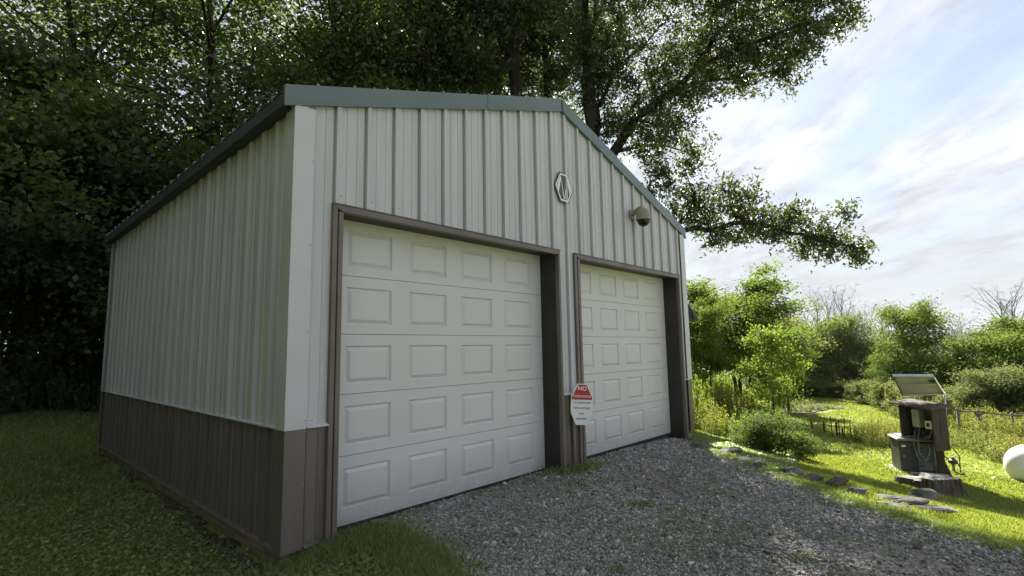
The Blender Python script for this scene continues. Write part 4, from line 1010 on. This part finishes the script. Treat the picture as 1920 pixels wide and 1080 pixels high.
def weed_mesh(seed, n, rad, h, mat, leaf=.075, lv=22):
    r = np.random.default_rng(seed); st = MB(); P = []; T = []
    for i in range(n):
        a = r.uniform(0, 6.28); d = rad*math.sqrt(r.uniform(0, 1)); hh = h*r.uniform(.6, 1.1)*(1-.25*d/rad); x, y = d*math.cos(a), d*math.sin(a)
        e = np.array([x+r.normal(0, .10), y+r.normal(0, .10), hh]); b = np.array([x, y, -.15]); st.tube([b, (b+e)/2+r.normal(0, .02, 3), e], [.007, .005, .002], 4, False)
        t = r.uniform(.12, 1.0, lv)[:, None]; P.append(b+(e-b)*t + r.normal(0, .035, (lv, 3))*(1.5-t)); T.append(np.full(lv, r.uniform(.2, .8))+t[:, 0]*.25-.1)
    P = np.concatenate(P); V = leaf_arrays(P, leaf*r.uniform(.6, 1.3, len(P)), r, .7, .7, .20, .3)
    return st.mesh('weed_stems', MT['stem'], 'all'), leaf_mesh('weed_leaves', V, MT[mat], r, np.concatenate(T))
PR['weed'] = weed_mesh(51, 70, .62, 1.0, 'leaf_weed'); PR['weed2'] = weed_mesh(52, 70, .65, .9, 'leaf_bright', .085)
def put(kind, name, u, v, wpx, hpx, label, group=None, cat='tree', names=('trunk', 'crown'), rz_=None):
    """stand a plant where the view through u, v meets the ground, wpx by hpx photo pixels large there"""
    p = hit(u, v); t = depth(p); m = PR[kind][1] or PR[kind][0]
    co = np.empty(len(m.vertices)*3, np.float32); m.vertices.foreach_get('co', co); co = co.reshape(-1, 3)
    h0 = np.percentile(co[:, 2], 99.7); w0 = np.percentile(co[:, 0], 99)-np.percentile(co[:, 0], 1)
    s = (wpx*t/F/w0, hpx*t/F/h0)
    return plant_tree(PR[kind], name, p, random.uniform(0, 6.28) if rz_ is None else rz_, s, label, cat, group, names)
put('locust', 'locust_tree', 1398, 775, 225, 266, 'airy multi stemmed tree with feathery leaves by the meadow', rz_=.6)
put('locust', 'locust_tree', 1318, 785, 110, 225, 'narrow feathery tree crowding against the garage wall', rz_=2.6)
put('locust', 'locust_tree', 1476, 772, 90, 165, 'low feathery tree beside the garden bed', rz_=4.0)
put('sapling', 'sapling', 1450, 815, 100, 205, 'bright yellow green sapling in front of the feathery tree', rz_=.2)
SF = ('stem', 'foliage')
put('shrub', 'dark_shrub', 1452, 852, 110, 80, 'rounded dark green shrub at the foot of the sapling', cat='shrub', names=SF)
put('shrub', 'dark_shrub', 1502, 860, 60, 50, 'low grey green shrub spreading onto the mown grass', cat='shrub', names=SF)
put('shrub', 'dark_shrub', 1408, 842, 60, 55, 'small leafy shrub between the weeds and the round shrub', cat='shrub', names=SF)
wl = [(1312, 806, 60, 66), (1332, 812, 60, 62), (1350, 800, 70, 84), (1346, 820, 55, 48), (1372, 826, 60, 50), (1368, 800, 70, 84), (1395, 834, 60, 46), (1390, 812, 70, 70), (1418, 826, 60, 56), (1422, 846, 50, 36), (1312, 790, 60, 92), (1338, 785, 70, 84), (1404, 796, 70, 60), (1430, 805, 60, 56), (1304, 800, 50, 100), (1325, 798, 60, 80), (1345, 765, 50, 56), (1366, 768, 50, 50), (1326, 764, 50, 60), (1384, 770, 50, 44), (1352, 754, 60, 66), (1340, 750, 50, 60), (1368, 752, 50, 56)]
for i, (u, v, w_, h_) in enumerate(wl):
    put('weed' if i % 2 else 'weed2', 'weed_clump', u, v, w_, h_, 'leafy yellow green weeds growing beside the garage corner' if i % 2 else 'broad leaved green weeds growing beside the garage corner', 'yellow weeds by the garage' if i % 2 else 'green weeds by the garage', 'weeds', ('stems', 'foliage'))
for i, (u, v, w_, h_) in enumerate([(1612, 828, 44, 34), (1632, 832, 46, 40), (1655, 836, 50, 42), (1676, 840, 46, 44), (1645, 818, 44, 34), (1668, 820, 46, 36), (1690, 824, 40, 34), (1622, 815, 36, 24), (1640, 838, 36, 30), (1695, 842, 40, 40)]):
    put('weed', 'weed_clump', u, v, w_, h_, 'tall yellowing weeds in the meadow behind the generator', 'weeds behind the generator', 'weeds', ('stems', 'foliage'))
for i in range(34):
    u = random.uniform(1795, 1960); v = random.uniform(800, 866)
    put('weed', 'weed_clump', u, v, random.uniform(48, 70), random.uniform(34, 50), 'dense pale weeds behind the propane tank', 'weeds behind the tank', 'weeds', ('stems', 'foliage'))
for u, v, w_, h_, where in ((1500, 746, 40, 36, 'where the sapling ends'), (1530, 744, 30, 22, 'above the garden bed'), (1556, 745, 30, 24, 'just past the tip of the garden bed'), (1588, 748, 44, 34, 'behind the tall stakes'), (1600, 750, 36, 30, 'a step past the tall stakes'), (1622, 756, 46, 40, 'behind the yellowing weeds'),
                     (1645, 760, 54, 52, 'between the stakes and the solar panel'), (1668, 768, 60, 60, 'in front of the loose crowned tree'), (1690, 778, 60, 66, 'behind the solar panel edge'), (1714, 786, 60, 66, 'behind the roof of the meter cabinet'), (1738, 794, 64, 70, 'behind the meter cabinet post'), (1766, 798, 60, 60, 'at the near end of the rail fence')):
    put('shrub_far', 'hedge_shrub', u, v, w_, h_, 'grey green shrub at the meadow edge '+where, 'shrubs along the meadow edge', 'shrub', SF)
for u, v, w_, h_, a in ((1545, 738, 110, 118, .3), (1592, 738, 100, 150, 1.5), (1640, 742, 90, 112, 2.7), (1510, 738, 100, 135, 4.0), (1470, 740, 120, 160, 5.0), (1430, 740, 120, 140, 1.0)):
    put('hedgetree', 'hedgerow_tree', u, v, w_, h_, 'dull green tree in the hedgerow beyond the meadow', 'dull trees of the hedgerow', rz_=a)
for u, v, w_, h_, a, lab in ((1737, 770, 125, 205, .8, 'loose crowned green tree rising above the solar panel'), (1690, 765, 80, 105, 2.2, 'smaller green tree beside the loose crowned one'), (1870, 785, 140, 165, 3.5, 'broad green tree behind the rail fence'),
                        (1925, 785, 150, 190, 5.1, 'tall green tree over the propane tank'), (1800, 782, 80, 115, 1.0, 'low green tree between the broad tree and the solar panel'), (1985, 785, 150, 190, 2.0, 'green tree past the propane tank')):
    put('greentree', 'meadow_tree', u, v, w_, h_, lab, 'green trees beyond the meadow', rz_=a)
for u, v, w_, h_, a, lab in ((1882, 798, 130, 110, .8, 'dark dense low tree behind the rail fence brace'), (1826, 796, 90, 75, 2.0, 'dark small bushy tree at the near end of the rail fence'), (1935, 802, 120, 110, 4.0, 'dark low tree behind the weeds by the tank')):
    put('hedgetree', 'hedgerow_tree', u, v, w_, h_, lab, 'dark trees behind the fence', rz_=a)
for u, v, w_, h_, a in ((1540, 737, 70, 200, .3), (1562, 736, 60, 200, 1.5), (1595, 736, 80, 205, 2.7), (1650, 738, 60, 165, 4.0), (1670, 738, 60, 170, 5.0), (1520, 737, 60, 175, 2.0), (1625, 736, 60, 170, .9),
                   (1893, 760, 110, 235, 1.3), (1932, 760, 110, 230, 3.3), (1800, 745, 50, 155, 1.0), (1818, 745, 50, 160, 2.2), (1836, 745, 50, 150, 3.8), (1782, 742, 46, 150, 5.0), (1578, 736, 50, 185, 5.5), (1606, 736, 50, 175, 3.1)):
    put('bare', 'dead_tree', u, v, w_, h_, 'bare grey dead tree standing above the hedgerow', 'dead trees in the hedgerow', rz_=a, names=('trunk',))

for u, v, w_, h_ in ((1500, 772, 40, 14), (1525, 768, 34, 12), (1548, 766, 26, 9), (1480, 764, 40, 16), (1462, 774, 44, 18), (1512, 758, 30, 9)):
    put('weed2', 'garden_plant', u, v, w_, h_, 'low leafy plant growing in the brown garden bed', 'plants in the garden bed', 'plant', ('stems', 'foliage'))
# ---------------- undergrowth at the foot of the woods
PR['fern'] = weed_mesh(61, 80, .8, .9, 'leaf_maple', .12, 22)
for i, (x, y, s) in enumerate([(-1.4, 14.0, .9), (-.2, 14.4, 1.1), (.9, 14.0, 1.0), (-2.6, 14.6, .9), (2.0, 13.4, .9), (-1.0, 15.6, 1.3), (.4, 15.6, 1.3), (1.6, 15.2, 1.2), (-3.4, 14.0, 1.2), (2.8, 12.6, 1.1), (-.4, 16.0, 1.6), (1.5, 16.5, 1.6), (-2.4, 16.0, 1.5), (3.5, 15.5, 1.5), (0, 20, 2), (-3, 20, 2), (3, 20.5, 2), (1.2, 24, 2.4), (-1.8, 25, 2.4)]):
    plant_tree(PR['fern'], 'undergrowth_clump', G(x, y), i*1.3, s, 'dark leafy undergrowth at the foot of the woods', 'undergrowth', 'undergrowth clumps in the woods', ('stems', 'foliage'))

# ------------------------------------------------------------------ grass and gravel
GAR = np.array([(-.02, .02), (W+.02, .02), (W+.02, D), (-.02, D)])
def polar(n, a0, a1, d0, d1, p, r):              # points round the camera, denser when near
    a = np.radians(r.uniform(a0, a1, n)); u = r.uniform(0, 1, n); k = 2-p
    d = (d0**k + u*(d1**k-d0**k))**(1/k)
    return CX+np.sin(a)*d, CY+np.cos(a)*d, d
def blades(name, x, y, h, w, mat, label, r, lean=.35, tone=None):
    n = len(x); z = H(x, y); P = np.stack([x, y, z-.006], 1); a = r.uniform(0, 2*np.pi, n)
    side = np.stack([np.cos(a), np.sin(a), 0*a], 1)*(w/2)[:, None]
    ln = r.normal(0, lean, (n, 2))*h[:, None]; tip = P + np.stack([ln[:, 0], ln[:, 1], h], 1); mid = P + np.stack([ln[:, 0]*.35, ln[:, 1]*.35, h*.55], 1)
    V = np.stack([P-side*.6, P+side*.6, mid+side, tip, mid-side], 1)
    f = (np.arange(n)[:, None]*5 + np.arange(5)[None]).reshape(n, 5)
    rn = np.clip((r.beta(2, 2.2, n) if tone is None else tone + r.normal(0, .15, n)), 0, 1)
    o = link(bpy.data.objects.new(name, np_mesh(name, V.reshape(-1, 3), f, MT[mat], rn))); return tag(o, label, 'grass', kind='stuff')
def clover(name, x, y, s, mat, label, r, z0=.012, z1=.042):
    P = np.stack([x, y, H(x, y)+r.uniform(z0, z1, len(x))], 1)
    V = leaf_arrays(P, s, r, 1.0, .45, .42, .1); m = leaf_mesh(name, V, MT[mat], r)
    return tag(link(bpy.data.objects.new(name, m)), label, 'grass', kind='stuff')
r = np.random.default_rng(77)
def lawn_pts(n, a0, a1, d0, d1, p, thin=0.0):
    x, y, d = polar(n, a0, a1, d0, d1, p, r)
    k = ~inside(x, y) & ~inside(x, y, GAR) & ~inside(x, y, bed_poly)
    bare = (x > -.16) & (x < 0) & (y > -.05) & (y < D)
    k &= ~(bare & (r.uniform(0, 1, len(x)) < .88)); return x[k], y[k], d[k]
x, y, d = lawn_pts(150000, -14, 75, 1.2, 9, 1.45); blades('lawn_grass', x, y, r.uniform(.015, .042, len(x))*(1+.05*d), .004*(1+.22*d), 'grass', 'short green lawn grass on the shaded side of the garage', r)
x, y, d = lawn_pts(130000, -14, 75, 1.2, 12, 1.3); clover('lawn_clover', x, y, .024*(1+.06*d)*r.uniform(.6, 1.3, len(x)), 'grass', 'round clover leaves in the lawn on the shaded side', r)
x, y, d = lawn_pts(40000, -14, 40, 8, 20, 1.2); blades('lawn_grass', x, y, r.uniform(.05, .11, len(x)), .012+.0012*d, 'grass', 'far lawn grass running up to the woods', r)
x, y, d = lawn_pts(170000, 60, 112, 3.2, 13, 1.15); blades('meadow_grass', x, y, r.uniform(.015, .045, len(x)), .005*(1+.16*d), 'grass_sun', 'sunlit mown grass beyond the gravel', r)
x, y, d = lawn_pts(120000, 60, 108, 11, 38, 1.0); blades('meadow_grass', x, y, r.uniform(.02, .05, len(x)), .014+.0012*d, 'grass_sun', 'bright far meadow grass under the hedgerow', r, .5)
# longer grass against walls and along the gravel edges, tufts in the gravel
def along(pts, n, wid, r):
    pts = np.array(pts, float); seg = r.integers(0, len(pts)-1, n); t = r.uniform(0, 1, n)[:, None]
    p = pts[seg]*(1-t)+pts[seg+1]*t + r.normal(0, wid, (n, 2)); return p[:, 0], p[:, 1]
x, y = along([(.05, -.12), (.35, -.10), (.5, -.08), (.72, .0), (.66, -.5), (.55, -1.05), (.2, -1.7), (-.3, -2.5)], 16000, .14, r); k = ~inside(x, y, GAR)
blades('edge_grass', x[k], y[k], r.uniform(.04, .12, k.sum()), r.uniform(.004, .008, k.sum()), 'grass', 'longer bright grass fringe at the garage corner and gravel edge', r, .4, .62)
x, y = along([(p.x, p.y) for p in EDGE], 15000, .11, r)
blades('edge_grass', x, y, r.uniform(.02, .06, len(x)), r.uniform(.006, .012, len(x)), 'grass', 'ragged grass fringe among the edging stones', r, .4, .6)
x, y = along([(OL1-.15, .10), (OL1+.1, -.08), (OR0-.1, -.10), (OR0+.1, -.1)], 500, .08, r)
blades('jamb_weeds', x, y, r.uniform(.04, .13, len(x)), r.uniform(.008, .018, len(x)), 'grass', 'weeds sprouting between the two doors', r, .5, .5)
tx, ty = [], []
for i in range(150):
    cx_, cy_, _ = polar(1, 40, 85, 1.8, 8, 1.0, r); m = int(r.integers(10, 70)); s = r.uniform(.03, .12)
    tx.append(cx_+r.normal(0, s, m)); ty.append(cy_+r.normal(0, s, m))
tuft = hit(1203, 950); tx.append(tuft.x+r.normal(0, .07, 260)); ty.append(tuft.y+r.normal(0, .05, 260))
for u, v, s, m in ((1250, 1030, .16, 260), (1310, 1000, .2, 240), (1080, 905, .2, 300), (760, 960, .15, 300), (960, 900, .2, 260)):
    q = hit(u, v); tx.append(q.x+r.normal(0, s, m)); ty.append(q.y+r.normal(0, s, m))
x = np.concatenate(tx); y = np.concatenate(ty); k = inside(x, y) & (y < .2); x, y = x[k], y[k]
blades('driveway_weeds', x, y, r.uniform(.02, .06, len(x)), r.uniform(.006, .013, len(x)), 'grass', 'small green weeds coming up through the gravel', r, .6, .5)
def gravel(n, a0, a1, d0, d1, p, s0, s1, label):
    x, y, d = polar(n, a0, a1, d0, d1, p, r); wob = r.normal(0, .07, len(x)); k = inside(x+wob, y+wob*.7) & (y < .22)
    x, y, d = x[k], y[k], d[k]
    fines = np.sin(x*1.3+.5*y)*np.cos(y*1.7-.4*x)+.5*np.sin(3.1*x+2.3*y)+.9*np.exp(-((x-1.6)/1.3)**2-((y+.4)/.8)**2)
    k = r.uniform(0, 1, len(x)) > np.clip(.30+.45*fines, 0, .82); x, y, d, fines = x[k], y[k], d[k], fines[k]; n = len(x)
    base = np.array([(1, 0, 0), (-1, 0, 0), (0, 1, 0), (0, -1, 0), (0, 0, 1), (0, 0, -1)], float)
    fc = np.array([(0, 2, 4), (2, 1, 4), (1, 3, 4), (3, 0, 4), (2, 0, 5), (1, 2, 5), (3, 1, 5), (0, 3, 5)])
    s = r.lognormal(0, .38, n)*.5*(s0 + (s1-s0)*np.clip((d-d0)/(d1-d0), 0, 1))
    V = base[None] + r.uniform(-.42, .42, (n, 6, 3)); V *= (s[:, None]*np.stack([r.uniform(.8, 1.35, n), r.uniform(.7, 1.1, n), r.uniform(.45, .8, n)], 1))[:, None]
    q = unit(r.normal(0, 1, (n, 4))); q[:, 1:3] *= .5; q = unit(q); w_, a_, b_, c_ = q.T
    Rm = np.stack([1-2*(b_*b_+c_*c_), 2*(a_*b_-c_*w_), 2*(a_*c_+b_*w_), 2*(a_*b_+c_*w_), 1-2*(a_*a_+c_*c_), 2*(b_*c_-a_*w_), 2*(a_*c_-b_*w_), 2*(b_*c_+a_*w_), 1-2*(a_*a_+b_*b_)], 1).reshape(n, 3, 3)
    V = np.einsum('nij,nkj->nki', Rm, V) + np.stack([x, y, H(x, y)+.012+s*.22], 1)[:, None]
    f = (np.arange(n)[:, None, None]*6 + fc[None]).reshape(-1, 3)
    rn = np.repeat(np.clip(r.beta(2, 2.6, n)-.10*np.clip(fines, 0, 1), 0, 1), 8)
    o = link(bpy.data.objects.new('gravel_stones', np_mesh('gravel_stones', V.reshape(-1, 3), f, MT['stone'], rn))); tag(o, label, 'gravel', kind='stuff')
gravel(140000, 28, 98, 1.5, 4.5, 1.4, .0155, .019, 'loose grey crushed stone on the near driveway')
gravel(100000, 30, 92, 4.2, 9.5, 1.2, .019, .027, 'loose grey crushed stone in front of the doors')

# ------------------------------------------------------------------ the air
hz = bpy.data.materials.new('air'); hz.use_nodes = True; nt = hz.node_tree; nt.nodes.clear()
out = nt.nodes.new('ShaderNodeOutputMaterial'); pv = nt.nodes.new('ShaderNodeVolumePrincipled')
pv.inputs['Color'].default_value = (.80, .88, 1, 1); pv.inputs['Density'].default_value = .00005; pv.inputs['Anisotropy'].default_value = .2
nt.links.new(pv.outputs[0], out.inputs['Volume'])
hb = MB().box(-4600, 4700, -4600, 4700, -75, 130).build('haze', hz); tag(hb, 'thin pale summer haze over the valley', 'haze', kind='stuff')
